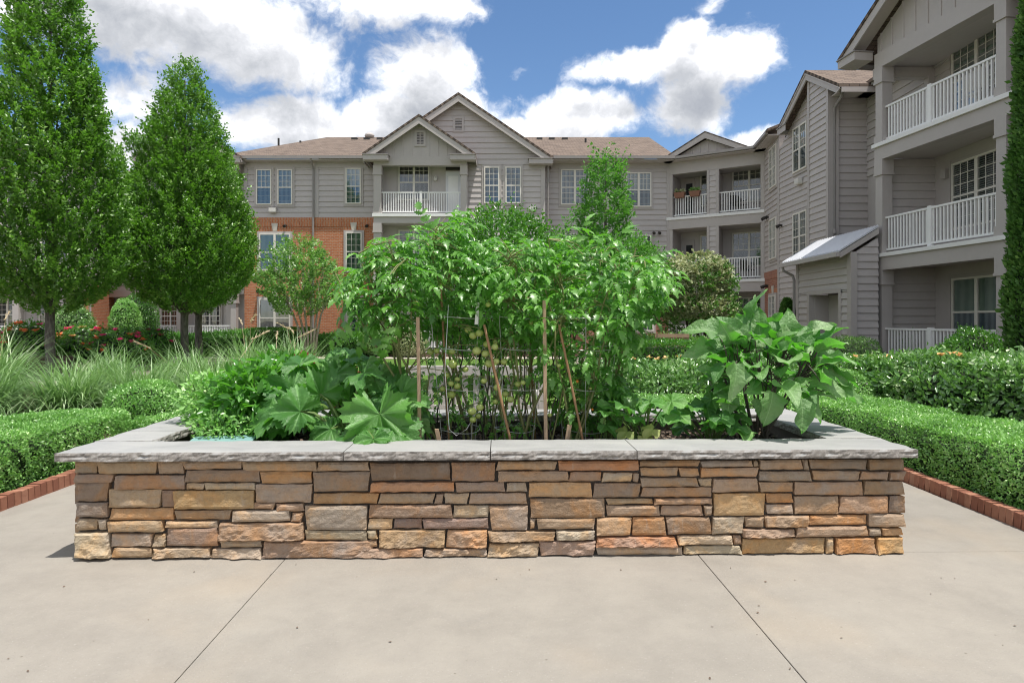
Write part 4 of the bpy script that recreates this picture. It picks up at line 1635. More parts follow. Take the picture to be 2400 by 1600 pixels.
# balcony stack H
pH = math.atan2(13.4 - 17.3, 10.58 - 10.05)
fH = Fac(10.05, 17.3, pH)
LH = math.hypot(3.9, .53)
for lev, (zf, zt) in enumerate(((.2, 2.78), (3.22, 5.78), (6.24, 8.3))):
    column(rw, fH, 0, .26, zf, zt)
    column(rw, fH, LH - .24, LH, zf, zt)
    column(rw, fH, LH + .35, LH + .6, zf, zt)
    if lev:
        fH.box('deck_edge', rw, -.06, LH + .7, -.08, 1.65, zf - .1, zf, M_WHITE)
        fH.box('deck_beam', rw, -.02, LH + .66, -.02, .26, zf - .46, zf - .1, M_TRIM)
        c_ = fH.box('ceiling', rw, .0, LH + .6, .26, 1.6, zf - .36, zf - .3, M_SOFFIT)
    railing(rw, fH, .26, LH - .24, zf, .12, .99, posts=(1.78,))
    fJw = Fac(11.68, 17.2, rad(-90))
    if lev == 0:
        window(rw, fJw, 1.52, zf + .55, 1.75, 1.75, n=2, style='green', y=0, grid=None)
    else:
        window(rw, fJw, 1.52, zf + .55, 1.75, 1.75, n=2, style='slat' if lev == 1 else 'shade', y=0)
    fJw.box('casing', rw, .58, .6, -.05, 0, zf + .4, zf + 2.4, M_TRIM)
fHs = Fac(0, 17.32)
for (z0, z1) in ((.2, 2.85), (3.22, 5.85)):
    siding(rw, fHs, 10.25, 11.7, z0, z1, exp=.22, thick=.1)
fHs.box('side_beam', rw, 10.1, 11.7, -.02, .2, 8.1, 8.4, M_TRIM)
fHs.box('rear_post', rw, 11.5, 11.7, -.04, .15, 6.24, 8.3, M_TRIM)
fH.box('beam', rw, -.02, LH + .66, -.02, .28, 8.3, 8.72, M_TRIM)
fH.box('ceiling', rw, 0, LH + .6, .28, 1.6, 8.42, 8.46, M_SOFFIT)
apH, slH, uH = 10.65, .6, 2.05
fH.poly('gable_wall', rw, [(0, 8.72), (LH + .6, 8.72), (LH + .6, apH - .25 - slH * (LH + .6 - uH)), (uH, apH - .25), (0, apH - .25 - slH * uH)], .06, .2, M_TRIM)
battens(rw, fH, lambda u: apH - .25 - slH * abs(u - uH), .15, LH + .4, 8.72, .4, .06)
gable_roof(rw, fH, uH, 2.9, apH, slH, -.55, 4.0, rake=.26, ret=.75)
fH.box('floor_slab', rw, -.1, LH + .6, -.1, 1.7, 0, .2, M_CONC)
fH.box('meter_box', rw, .6, .75, 1.45, 1.6, 5.2, 5.45, M_TRIM)
fJ2 = Fac(11.7, 12.1, rad(-90))
siding(rw, fJ2, 0, 8.0, 0, 8.7, exp=.25)
roof('roof', rw, [(11.15, 12, ER - .05), (11.15, 4, ER - .05), (16, 4, 11.4), (16, 12, 11.4)])
# a lean-to store against the right wing
sh = thing('storage_shed', 'lean-to store with corrugated metal roof and a recessed doorway beside balconies', 'shed', (9.7, 18.6, 0))
fS = Fac(9.24, 20.2, rad(-90))
LS = 3.2
du0, du1 = .84, 2.58
for (a, b, z0, z1) in ((0, du0 - .14, 0, 2.25), (du1 + .14, LS, 0, 2.25)):
    siding(sh, fS, a, b, z0, z1, exp=.2, thick=.12)
siding(sh, fS, 0, LS, 2.25, 3.25, exp=.2, thick=.12)
fS.box('door_casing', sh, du0 - .14, du0, -.057, .12, 0, 2.25, M_TRIM)
fS.box('door_casing', sh, du1, du1 + .14, -.057, .12, 0, 2.25, M_TRIM)
fS.box('door_casing', sh, du0 - .14, du1 + .14, -.059, .12, 2.17, 2.3, M_TRIM)
fS.box('door_jamb', sh, du0 - .005, du0 + .02, .121, .7, 0, 2.17, M_TRIM)
fS.box('door_jamb', sh, du1 - .02, du1 + .005, .121, .7, 0, 2.17, M_TRIM)
ds = fS.box('door', sh, du0, du1, .55, .6, 0, 2.17, M_SIDING)
fS.box('door_seam', ds, (du0 + du1) / 2 - .008, (du0 + du1) / 2 + .008, .545, .549, 0, 2.15, M_GUTTER)
fS.box('corner_board', sh, LS - .14, LS + .04, -.06, .12, 0, 3.25, M_TRIM)
fS.box('corner_board', sh, -.03, .1, -.06, .12, 0, 3.25, M_TRIM)
fS2 = Fac(0, 17.04)


def clipS(z):
    return max(9.26, 9.26 + (z - 3.2) / .64), 9.96


siding(sh, fS2, 9.26, 9.96, 0, 3.6, exp=.2, clip=clipS, top=[(9.96, 3.64), (9.26, 3.2)], thick=.1)
rf = roof('roof', sh, [(8.85, 16.95, 3.27), (8.85, 20.55, 3.27), (9.95, 20.55, 3.9575), (9.95, 16.95, 3.9575)], M_METALROOF, .03)
roof('roof', sh, [(9.95, 17.46, 3.957), (9.95, 20.55, 3.957), (11.68, 20.55, 4.3), (11.68, 17.46, 4.3)], M_METALROOF, .03)
y = 16.98
while y < 20.5:
    MB().hexa([(8.84, y, 3.275), (8.84, y + .045, 3.275), (9.94, y + .045, 3.9625), (9.94, y, 3.9625),
               (8.84, y + .01, 3.305), (8.84, y + .035, 3.305), (9.94, y + .035, 3.9925), (9.94, y + .01, 3.9925)]).build('roof_rib', M_METALROOF, rf)
    y += .15
MB().box(8.76, 8.86, 16.92, 20.58, 3.12, 3.24).build('gutter', M_TRIM, sh)
MB().hexa([(8.88, 16.95, 3.08), (9.94, 16.95, 3.74), (9.94, 16.99, 3.74), (8.88, 16.99, 3.08), (8.88, 16.95, 3.235), (9.94, 16.95, 3.90), (9.94, 16.99, 3.90), (8.88, 16.99, 3.235)]).build('rake_board', M_TRIM, sh)
MB().tube([(8.82, 20.4, 3.14), (8.85, 20.4, 3.0), (9.12, 20.35, 2.85), (9.16, 20.32, 2.7), (9.16, 20.32, 0)], .045, 8).build('downspout', M_GUTTER, sh)

# ---- the left wing behind the trees
lw = thing('apartment_building', 'left wing seen between the tall trees, siding above orange brick', 'building', (-20.3, 31, 0))
fL = Fac(-20.3, 30.0, math.atan2(6, -2))
LL = math.hypot(6, 2)
brickwall(lw, fL, 0, LL, 0, 3.0)
brickwall(lw, fL, 0, LL, 3.0, 3.3, M_BRICK, -.045, .2, 'soldier_course', True)
siding(lw, fL, 0, LL, 3.3, 8.8)
fL.box('gutter', lw, -.4, LL, -.55, -.43, ER - .16, ER - .03, M_GUTTER)
fL2 = Fac(0, 30.0)
siding(lw, fL2, -58, -20.3, 2.9, 8.8)
fL2.box('wall', lw, -58, -20.3, .0, .2, 0, 2.9, M_SIDING)
roof('roof', lw, [(-19.85, 29.5, ER), (-22.2, 37, ER), (-27, 37, 11.5), (-25.5, 31.5, 11.5)])
roof('roof', lw, [(-58, 29.5, ER), (-19.85, 29.5, ER), (-25.5, 31.5 + 3, 11.5), (-58, 34.5, 11.5)])
for u, st in ((-24.15, 'dark'), (-21.9, 'pale'), (-26.4, 'dark'), (-31, 'pale'), (-35, 'dark'), (-40, 'blue'), (-46, 'pale')):
    window(lw, fL2, u, .95, 1.5, 1.45, n=2, style=st, y=-.0)
    window(lw, fL2, u, 4.1, 1.3, 1.6, n=2, style='pale', y=-.03)
    window(lw, fL2, u, 7.0, 1.3, 1.6, n=2, style='pale', y=-.03)
fL3 = Fac(0, 28.6)
railing(lw, fL3, -27, -20.6, .2, 0, .95)
for u in (-25.3, -22.7, -20.6):
    column(lw, fL3, u - .14, u + .14, .2, 2.8)
fL3.box('porch_beam', lw, -27, -20.4, -.05, 1.4, 2.8, 3.1, M_TRIM)
# angled porch K between the left wing and the central block
pk = thing('apartment_building', 'set-back corner block with ground floor porch behind the second tree', 'building', (-17, 32.4, 0))
fK = Fac(-22.2, 33.6, math.atan2(29.3 - 33.6, -12.5 + 22.2))
LK = math.hypot(4.3, 9.7)
siding(pk, fK, 0, LK - .0, 2.95, 8.8, y=.0)
fK.box('wall', pk, 0, LK, .6, .8, 0, 2.95, M_SIDING)
fK.box('porch_beam', pk, 0, LK, -.1, .8, 2.62, 2.95, M_TRIM)
fK.box('gutter', pk, -.3, LK + .1, -.55, -.43, ER - .16, ER - .03, M_GUTTER)
fK.box('soffit', pk, -.3, LK + .1, -.43, 0, ER - .21, ER - .17, M_SOFFIT)
roof('roof', pk, [tuple(frame_pt(fK, -.3, -.5, ER)), tuple(frame_pt(fK, LK, -.5, ER)), (-10.4, 35.2, 11.68), tuple(frame_pt(fK, 2, 6, 11.4))])
for u in (.3, 3.3, 6.2, 9.6):
    column(pk, fK, u - .14, u + .14, .2, 2.62, -.05, .22)
railing(pk, fK, .44, 9.5, .2, .08, .95)
for u in (1.6, 4.9, 7.7):
    window(pk, fK, u, .85, 1.45, 1.55, n=2, style='dark', y=.57)
    window(pk, fK, u, 4.1, 1.35, 1.6, n=2, style='pale')
    window(pk, fK, u, 7.0, 1.35, 1.6, n=2, style='pale')
# its end balcony beside the central block
fKb = Fac(-14.2, 28.9)
for (zf, zt) in ((.2, 2.6), (3.1, 5.6), (6.1, 8.3)):
    column(pk, fKb, 1.25, 1.5, zf, zt, -.1, .15)
    fKb.box('deck_edge', pk, -.6, 1.6, -.14, 1.2, zf - .14, zf, M_WHITE)
    railing(pk, fKb, -.4, 1.25, zf, .0, .97)
fKb.box('beam', pk, -1.5, 1.6, -.1, .18, 8.3, 8.7, M_TRIM)
gable_roof(pk, fKb, -.6, 2.45, 10.3, .58, -.45, 3.0, ret=.8)
fKb.poly('gable_wall', pk, [(-2.8, 8.7), (1.6, 8.7), (-.6, 10.05)], -.02, .1, M_TRIM)

# ------------------------------------------------------------------ trees and shrubs
def at(x, y, d):
    return Vector((UX(x, d), d, ZY(y, d)))


def interp(tab, t):
    return np.interp(t, [a for a, _ in tab], [b for _, b in tab])


def tuft_crown(name, parent, prof, cx, cy, mat, leaf, n_tuft, per, L, up, seed, fill=.35, tmpl=LEAF, rough=.16, lobes=(), droop=0.0, spread=.35, flat=1.0, clump=0.0, jit=.075):
    """leafy shoots spread through a crown; prof is [(z, radius)]"""
    rng = np.random.default_rng(seed)
    zs = np.linspace(prof[0][0], prof[-1][0], 200)
    rs = interp(prof, zs)
    wgt = np.maximum(rs, .05) ** 1.25
    cdf = np.cumsum(wgt) / wgt.sum()
    z = np.interp(rng.random(n_tuft), cdf, zs)
    th = rng.uniform(0, 2 * np.pi, n_tuft)
    r = interp(prof, z)
    C = np.stack([np.cos(th), np.sin(th), z * .55], 1)
    wob = 1 + rough * vnoise(C * np.array([1.6, 1.6, 1.4]), 1.6, seed, 3)
    if clump:
        Q = np.stack([r * np.cos(th), r * np.sin(th), z * .8], 1)
        wob = wob + clump * (.6 * vnoise(Q, 2.6, seed + 5, 2) + .8 * vnoise(Q, 8.0, seed + 9, 1))
    q = np.where(rng.random(n_tuft) < fill, np.sqrt(rng.random(n_tuft)) * .9, 1 - np.abs(rng.normal(0, .09, n_tuft)))
    R = r * wob * q
    if clump:
        hole = vnoise(np.stack([r * np.cos(th), r * np.sin(th), z], 1), 4.2, seed + 13, 2) < -.62
        R = np.where(hole, R * .55, R)
    P = np.stack([cx + R * np.cos(th), cy + R * np.sin(th) * flat, z], 1)
    D = np.stack([np.cos(th) * spread, np.sin(th) * spread, np.full(n_tuft, up)], 1)
    for (lx, ly, lz, lr, lh, m) in lobes:
        a = rng.uniform(0, 2 * np.pi, m)
        t = rng.random(m)
        rr = lr * (1 - t) ** .8 * (.55 + .45 * rng.random(m)) + .04
        P = np.vstack([P, np.stack([lx + rr * np.cos(a), ly + rr * np.sin(a), lz + lh * t], 1)])
        D = np.vstack([D, np.stack([np.cos(a) * spread, np.sin(a) * spread, np.full(m, up)], 1)])
        q = np.concatenate([q, np.ones(m)])
    m = len(P)
    D = norm(D + rng.normal(0, .22, (m, 3)))
    # leaves along each shoot
    t = np.tile(np.linspace(0, 1, per), (m, 1)) + rng.uniform(-.05, .05, (m, per))
    ln = L * rng.uniform(.6, 1.3, (m, 1))
    PP = P[:, None, :] + D[:, None, :] * (t * ln)[:, :, None]
    PP = PP + rng.normal(0, L * jit, PP.shape)
    PP[:, :, 2] -= droop * (t * ln) ** 2
    side = norm(np.cross(D, rng.normal(size=(m, 3))))
    sgn = np.where(np.arange(per) % 2 == 0, 1.0, -1.0)[None, :, None]
    TT = D[:, None, :] * .75 + sgn * side[:, None, :] * .8 + rng.normal(0, .3, PP.shape)
    NN = np.cross(D, side)[:, None, :] * .5 + np.array([0, 0, .9])[None, None, :] + rng.normal(0, .45, PP.shape)
    PP = PP.reshape(-1, 3)
    S = leaf * rng.uniform(.65, 1.2, len(PP))
    return leaf_cloud(name, PP, TT.reshape(-1, 3), NN.reshape(-1, 3), S, tmpl, mat, parent), P


def trunk(parent, pts, radii, mat, name='trunk', sides=9):
    return MB().tube(pts, radii, sides).build(name, mat, parent, None, True)


def branches(parent, base, tips, r0, mat, name='branch', r1=.008, bow=.15, rng=None):
    rng = rng or RNG
    for tp in tips:
        b = Vector(base)
        t = Vector(tp)
        m1 = b.lerp(t, .35) + Vector((rng.normal(0, bow * .3), rng.normal(0, bow * .3), bow * .4))
        m2 = b.lerp(t, .7) + Vector((rng.normal(0, bow * .3), rng.normal(0, bow * .3), bow * .3))
        MB().tube([b, m1, m2, t], [r0, r0 * .7, r0 * .45, r1], 5, False).build(name, mat, parent, None, True)


def hornbeam(x, y, z0, prof, seed, label, trunk_r, n_tuft, lobes=(), lean=0.0):
    t = thing('hornbeam_tree', label, 'tree', (x, y, 0), 0, 'upright trees on the left')
    top = prof[-1][0]
    trunk(t, [(x, y, -.05), (x + .01, y, .25), (x - .015 + lean * .3, y, 1.0), (x + lean, y, 2.0), (x + lean, y, top * .55), (x, y, top * .93)],
          [trunk_r * 1.25, trunk_r, trunk_r * .92, trunk_r * .85, trunk_r * .4, .02], M_BARK)
    rng = np.random.default_rng(seed)
    tips = []
    for i in range(26):
        a = rng.uniform(0, 6.28)
        zz = rng.uniform(prof[1][0], top * .8)
        rr = interp(prof, zz) * .75
        tips.append((x + rr * math.cos(a), y + rr * math.sin(a), zz))
    for tp in tips:
        b0 = (x + lean, y, max(1.5, tp[2] - 1.3 - rng.uniform(0, .5)))
        branches(t, b0, [tp], trunk_r * .3, M_BARK, bow=.12, rng=rng)
    tuft_crown('crown', t, prof, x, y, L_HORN, .098, n_tuft, 20, .38, .95, seed, fill=.32, rough=.10, lobes=lobes, spread=.55, clump=.14, jit=.06)
    return t


d1 = 15.5
hornbeam(UX(116, d1), d1, 0, [(1.55, .35), (1.8, .95), (2.2, 1.28), (3.0, 1.46), (4.0, 1.5), (5.2, 1.38), (6.3, 1.14), (7.4, .84), (8.6, .64), (9.8, .5), (10.8, .2)], 3,
         'tallest upright hornbeam at the left edge, its top out of frame', .115, 4300,
         lobes=((UX(212, d1), d1 - .2, 5.2, .36, 2.1, 150), (UX(40, d1), d1, 7.4, .35, 2.2, 90)))
d2 = 19.0
hornbeam(UX(425, d2), d2, 0, [(1.6, .4), (1.9, 1.05), (2.4, 1.5), (3.2, 1.76), (4.2, 1.74), (5.2, 1.46), (6.2, 1.14), (7.2, .8), (8.2, .46), (9.0, .2), (9.3, .05)], 4,
         'pointed upright hornbeam in full view, the front one of the pair', .12, 4500,
         lobes=((UX(318, d2), d2 - .4, 5.0, .3, 1.9, 60), (UX(540, d2), d2 - .3, 4.6, .35, 1.4, 60)))
d3 = 22.5
hornbeam(UX(457, d3), d3, 0, [(1.6, .4), (2.0, 1.0), (2.8, 1.4), (4.0, 1.45), (5.5, 1.0), (7.0, .5), (7.6, .1)], 5,
         'smaller hornbeam hidden behind the pointed one, only its trunk clear', .13, 1800)


def round_shrub(name, label, cat, c, rx, ry, rz, mat, leaf, n, seed, group=None, core=None, tmpl=LEAF, rough=.06, gloss=False, flowers=None, zlow=-1.0, sprig=.0):
    """clipped or natural shrub: solid dark heart, leaves all over"""
    t = thing(name, label, cat, (c[0], c[1], 0), 0, group)
    rng = np.random.default_rng(seed)
    D = rand_dirs(n, rng)
    D[:, 2] = np.where(D[:, 2] < zlow, -D[:, 2], D[:, 2])
    k = 1 + rough * vnoise(D * 2.5, 2.0, seed, 3)
    q = 1 - np.abs(rng.normal(0, .055, n)) + sprig * np.maximum(0, rng.normal(0, 1, n)) * (D[:, 2] > -.2)
    P = np.array([c[0], c[1], c[2]]) + D * np.array([rx, ry, rz]) * (k * q)[:, None]
    keep = P[:, 2] > .02
    P, D = P[keep], D[keep]
    m = len(P)
    N = D + rng.normal(0, .55, (m, 3))
    T = rng.normal(0, 1, (m, 3)) + np.array([0, 0, .7]) + D * .4
    leaf_cloud('foliage', P, T, N, leaf * rng.uniform(.65, 1.25, m), tmpl, mat, t)
    cm = MB().sphere((c[0], c[1], c[2]), 1.0, 14, 10)
    cv = [(c[0] + (v[0] - c[0]) * rx * .86, c[1] + (v[1] - c[1]) * ry * .86, max(0.0, c[2] + (v[2] - c[2]) * rz * .86)) for v in cm.v]
    mk('branch_core', cv, cm.f, core or MATS['hedge_core'], t)
    return t


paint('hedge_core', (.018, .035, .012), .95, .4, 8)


def hedge_box(name, label, cat, path, width, h, mat, leaf, n, seed, group=None, tmpl=LEAF, rough=.035, rnd=.13, sprig=0.0, core_k=.93):
    """clipped hedge along a path of (x, y, height) points"""
    t = thing(name, label, cat, (path[0][0], path[0][1], 0), 0, group)
    rng = np.random.default_rng(seed)
    pts = np.array([(p[0], p[1]) for p in path], float)
    hs = np.array([p[2] if len(p) > 2 else h for p in path], float)
    seg = np.diff(pts, axis=0)
    L = np.linalg.norm(seg, axis=1)
    cum = np.concatenate([[0], np.cumsum(L)])
    tot = cum[-1]

    def frame(s):
        i = np.clip(np.searchsorted(cum, s, side='right') - 1, 0, len(L) - 1)
        f = (s - cum[i]) / L[i]
        p = pts[i] + seg[i] * f[:, None]
        tn = seg[i] / L[i][:, None]
        # blend direction for rounder bends
        return p, tn, np.interp(s, cum, hs)
    hw = width / 2
    # sample on a rounded cross-section: superellipse arc from -90 to +90 deg, plus end caps
    s = rng.uniform(-hw * .9, tot + hw * .9, n)
    a = rng.uniform(0, np.pi, n)
    p_ = 1.0 / 3.6
    ex = np.sign(np.cos(a)) * np.abs(np.cos(a)) ** (2 * p_)
    ez = np.abs(np.sin(a)) ** (2 * p_)
    # spread by arc length between sides and top
    u = rng.random(n)
    side_w, top_w = 2 * hs.mean(), width
    istop = u < top_w / (side_w + top_w)
    ex = np.where(istop, rng.uniform(-1, 1, n), np.where(rng.random(n) < .5, -1.0, 1.0))
    ez = np.where(istop, 1.0, rng.random(n))
    # round the shoulders
    sh = np.maximum(0, np.abs(ex) - (1 - rnd / hw)) * np.maximum(0, ez - (1 - rnd / hs.mean()))
    over_s = np.where(s < 0, -s, np.where(s > tot, s - tot, 0)) / hw
    sc = np.clip(s, 0, tot)
    p, tn, hh = frame(sc)
    nrm = np.stack([tn[:, 1], -tn[:, 0]], 1)
    end = np.sqrt(np.clip(1 - over_s ** 2, 0, 1))
    cr = (rnd * 3.0) * sh
    X = p + tn * ((s - sc)[:, None]) + nrm * (ex * hw * (.35 + .65 * end) - np.sign(ex) * cr)[:, None]
    Z = ez * hh - cr - .12 * hh * over_s ** 2 * ez
    P = np.concatenate([X, Z[:, None]], 1)
    D = np.concatenate([nrm * (ex * (~istop))[:, None] + tn * (np.sign(s - sc) * (over_s > .3) * .8)[:, None], (istop * 1.0)[:, None]], 1)
    D = norm(D + rng.normal(0, .05, D.shape))
    k = vnoise(P, 3.2, seed, 3) * rough + vnoise(P, 14, seed + 1, 2) * rough * .5
    q = -np.abs(rng.normal(0, .018, n)) + sprig * np.maximum(0, rng.normal(0, 1, n))
    P = P + D * (k + q)[:, None]
    P[:, 2] = np.maximum(P[:, 2], .015)
    thin = vnoise(P, 11, seed + 7, 2) < -.72
    P = P - D * (thin * .05)[:, None]
    out_ = rng.random(n) < .006
    P = P + D * (out_ * rng.uniform(.01, .05, n))[:, None]
    N = D + rng.normal(0, .6, (n, 3))
    T = rng.normal(0, 1, (n, 3)) + D * .6 + np.array([0, 0, .35])
    leaf_cloud('foliage', P, T, N, leaf * rng.uniform(.65, 1.25, n), tmpl, mat, t)
    # dark twiggy heart
    core = MB()
    m = 18
    ss = np.linspace(0, tot, m)
    pp, tt, hc = frame(ss)
    nn = np.stack([tt[:, 1], -tt[:, 0]], 1)
    rows = []
    prof = [(-1, 0), (-1, .75), (-.75, 1), (.75, 1), (1, .75), (1, 0)]
    for i in range(m):
        sc_ = .8 if i in (0, m - 1) else 1
        for (ax, az) in prof:
            q2 = pp[i] + nn[i] * ax * (hw - .05) * core_k * sc_
            core.v.append((q2[0], q2[1], az * (hc[i] - .05) * core_k * (.9 if sc_ < 1 else 1)))
    for i in range(m - 1):
        for j in range(5):
            a0 = i * 6 + j
            core.f.append((a0, a0 + 1, a0 + 7, a0 + 6))
    core.f.append(tuple(range(6)))
    core.f.append(tuple((m - 1) * 6 + j for j in reversed(range(6))))
    core.build('branch_core', MATS['hedge_core'], t)
    return t


# clipped hedges beside the patio
hedge_box('box_hedge', 'clipped low box hedge behind the brick edging on the left', 'hedge', [(-4.4, 1.8, .5), (-4.4, 4.6, .5), (-4.38, 6.2, .49)], .98, .5, L_BOX, .026, 90000, 21, 'clipped box hedges', rough=.03)
hedge_box('box_hedge', 'clipped low box hedge curving back from the brick edging on the right', 'hedge', [(4.05, 1.8, .52), (4.05, 4.6, .52), (3.95, 6.4, .5), (3.72, 7.9, .5), (3.6, 8.4, .55)], .98, .52, L_BOX, .026, 110000, 22, 'clipped box hedges', rough=.03)
hedge_box('box_hedge', 'low clipped hedge strip just behind the planter on the right', 'hedge', [(1.2, 6.5, .6), (3.0, 6.9, .58)], .55, .6, L_BOX, .03, 16000, 23, 'clipped box hedges')
hedge_box('box_hedge', 'small low hedge end behind the left rear corner of the planter', 'hedge', [(-3.75, 6.6, .4), (-3.3, 7.3, .42)], .5, .42, L_BOX, .03, 9000, 24, 'clipped box hedges', rough=.06)
hedge_box('box_hedge', 'square clipped hedge behind the tomatoes, right of centre, before the white bench', 'hedge', [(2.0, 12.3, .98), (4.0, 12.0, .98)], 1.1, .98, L_HOLLY, .045, 22000, 25, 'clipped box hedges')
round_shrub('boxwood_ball', 'rounded clipped boxwood among the ornamental grasses', 'shrub', (-4.3, 7.35, .34), .44, .42, .36, L_BOX, .03, 16000, 26, 'clipped box hedges', rough=.09)
round_shrub('boxwood_ball', 'rounded clipped boxwood at the bend of the right hedge', 'shrub', (4.45, 8.6, .33), .55, .5, .4, L_BOX, .03, 15000, 27, 'clipped box hedges', rough=.08)
# glossy informal hedges
hedge_box('glossy_hedge', 'broad glossy leaved hedge behind the box hedge at the right edge', 'hedge', [(5.3, 9.6, .74), (5.9, 8.0, .86), (6.7, 6.4, .98), (7.6, 5.0, 1.02)], 1.7, 1.0, L_GARD, .075, 34000, 31, 'glossy leaved hedges', LEAF6, rough=.10, rnd=.3, sprig=.045, core_k=.88)
hedge_box('glossy_hedge', 'loose glossy leaved hedge behind the planter right of the tomatoes', 'hedge', [(1.5, 8.6, .72), (2.9, 9.0, .82), (4.3, 9.9, .85)], 1.2, .8, L_GARD, .065, 20000, 32, 'glossy leaved hedges', LEAF6, rough=.09, rnd=.25, sprig=.045, core_k=.88)


def blossoms(label, pts, mat, size, seed, per=9, name='flower', cat='flower', group='loose blooms'):
    out = []
    rng = np.random.default_rng(seed)
    for (p, lb) in zip(pts, label):
        a = np.linspace(0, 6.28, per, endpoint=False) + rng.uniform(0, 1)
        T = np.stack([np.cos(a), np.sin(a), np.full(per, .55)], 1) + rng.normal(0, .2, (per, 3))
        N = np.stack([-np.cos(a) * .6, -np.sin(a) * .6, np.ones(per)], 1)
        out.append((np.tile(np.array(p), (per, 1)) + rng.normal(0, size * .12, (per, 3)), T, N, np.full(per, size) * rng.uniform(.7, 1.2, per)))
    return out


def bloom_part(parent, pts, mat, size, seed, per=9, name='flower'):
    for k, (P, T, N, S) in enumerate(blossoms([''] * len(pts), pts, mat, size, seed, per)):
        o = leaf_cloud(name, P, T, N, S, LEAF_WIDE, mat, parent)
        del o['kind']


# apricot blooms on the glossy hedges
gh = [o for o in COL.objects if o.name.startswith('glossy_hedge')]
rg = np.random.default_rng(5)
bloom_part(gh[0], [(UX(x, d) , d, z) for x, d, z in ((1900, 9.7, .82), (1930, 9.3, .84), (1965, 9.0, .86), (2165, 8.0, .95), (2185, 7.9, .97), (2205, 7.8, .96), (2150, 8.1, .94), (1990, 8.9, .85), (2040, 8.6, .88))], L_FLOWY, .07, 6, 7)
bloom_part(gh[1], [(UX(x, d), d, z) for x, d, z in ((1455, 9.0, .84), (1490, 9.0, .86), (1528, 9.0, .85), (1560, 9.2, .86), (1600, 9.4, .85), (1510, 9.1, .82))], L_FLOWY, .06, 7, 7)

round_shrub('juniper_shrub', 'low dark spreading shrub in front of the store wall', 'shrub', (UX(1950, 14.5), 14.5, .4), .85, .6, .62, L_DARKG, .07, 9000, 33, None, tmpl=NEEDLE, rough=.12)
round_shrub('evergreen_shrub', 'broad evergreen shrub in front of the ground floor railing', 'shrub', (UX(2235, 11.6), 11.6, .55), .62, .5, .66, L_HOLLY, .05, 10000, 34, rough=.12, sprig=.06)


def conifer(label, x, y, h, r, n, seed, name='conifer', cat='tree', mat=None, fat=.5):
    t = thing(name, label, cat, (x, y, 0))
    rng = np.random.default_rng(seed)
    z = rng.random(n) ** .85 * h
    prof = np.clip(1 - (z / h), 0, 1) ** fat * np.clip(z / (h * .06) + .6, 0, 1)
    th = rng.uniform(0, 6.28, n)
    wob = 1 + .14 * vnoise(np.stack([np.cos(th) * 1.5, np.sin(th) * 1.5, z * 1.6], 1), 2.2, seed, 3) + .12 * vnoise(np.stack([np.cos(th) * 2.5, np.sin(th) * 2.5, z * 4.5], 1), 2.0, seed + 3, 2)
    R = r * prof * wob * (1 - np.abs(rng.normal(0, .12, n)))
    P = np.stack([x + R * np.cos(th), y + R * np.sin(th), z], 1) + rng.normal(0, .02, (n, 3))
    # flat vertical sprays, several scales each
    T = np.stack([np.cos(th) * .7, np.sin(th) * .7, np.full(n, .75)], 1) + rng.normal(0, .35, (n, 3))
    N = rng.normal(0, 1, (n, 3))
    leaf_cloud('foliage', P, T, N, .085 * rng.uniform(.6, 1.4, n), LEAF, mat or L_DARKG, t)
    MB().tube([(x, y, 0), (x, y, h * .9)], [.07, .01], 7).build('trunk', M_BARKD, t)
    c = MB().tube([(x, y, .05), (x, y, h * .15), (x, y, h * .5), (x, y, h * .93)], [r * .55, r * .8, r * .58, .02], 10)
    c.build('branch_core', MATS['hedge_core'], t)
    return t


conifer('tall columnar arborvitae at the right edge beside the balconies', UX(2402, 10.2), 10.2, 8.4, .52, 34000, 35, 'arborvitae', mat=L_DARKG, fat=.32)
conifer('small dark conifer against the brick beside the store', UX(1808, 22.2), 22.2, 2.15, .5, 4500, 36, fat=.5)
round_shrub('oval_shrub', 'pale green tall oval shrub by the brick gable, right of the first trunk', 'shrub', (UX(288, 27.5), 27.5, 1.15), .62, .6, 1.2, L_BOX, .075, 9000, 37, rough=.1)
round_shrub('oval_shrub', 'dark dome of evergreen behind the pale oval shrub', 'shrub', (UX(315, 28.6), 28.6, 1.2), .95, .7, 1.45, L_HOLLY, .075, 8000, 38, rough=.08)
round_shrub('oval_shrub', 'full green shrub between the first trunk and the brick gable', 'shrub', (UX(168, 26), 26, .95), .85, .7, 1.05, L_GARD, .08, 8000, 39, rough=.12, sprig=.05)

# large glossy shrub behind the tomatoes
t = thing('holly_tree', 'large glossy evergreen tree rising just behind the tomato plants', 'tree', (UX(1150, 13.5), 13.5, 0))
X = UX(1150, 13.5)
trunk(t, [(X, 13.5, 0), (X, 13.5, 1.4), (X + .05, 13.5, 3.0)], [.09, .07, .02], M_BARKD)
rng_ = np.random.default_rng(41)
branches(t, (X, 13.5, .7), [(X + 1.0 * math.cos(a), 13.5 + .9 * math.sin(a), rng_.uniform(1.6, 2.9)) for a in rng_.uniform(0, 6.28, 10)], .03, M_BARKD)
tuft_crown('crown', t, [(.5, .7), (.9, 1.35), (1.5, 1.75), (2.2, 1.65), (2.8, 1.3), (3.3, .8), (3.62, .28)], X, 13.5, L_HOLLY, .085, 2600, 14, .36, .8, 42, fill=.35, clump=.1, rough=.16, tmpl=LEAF6)
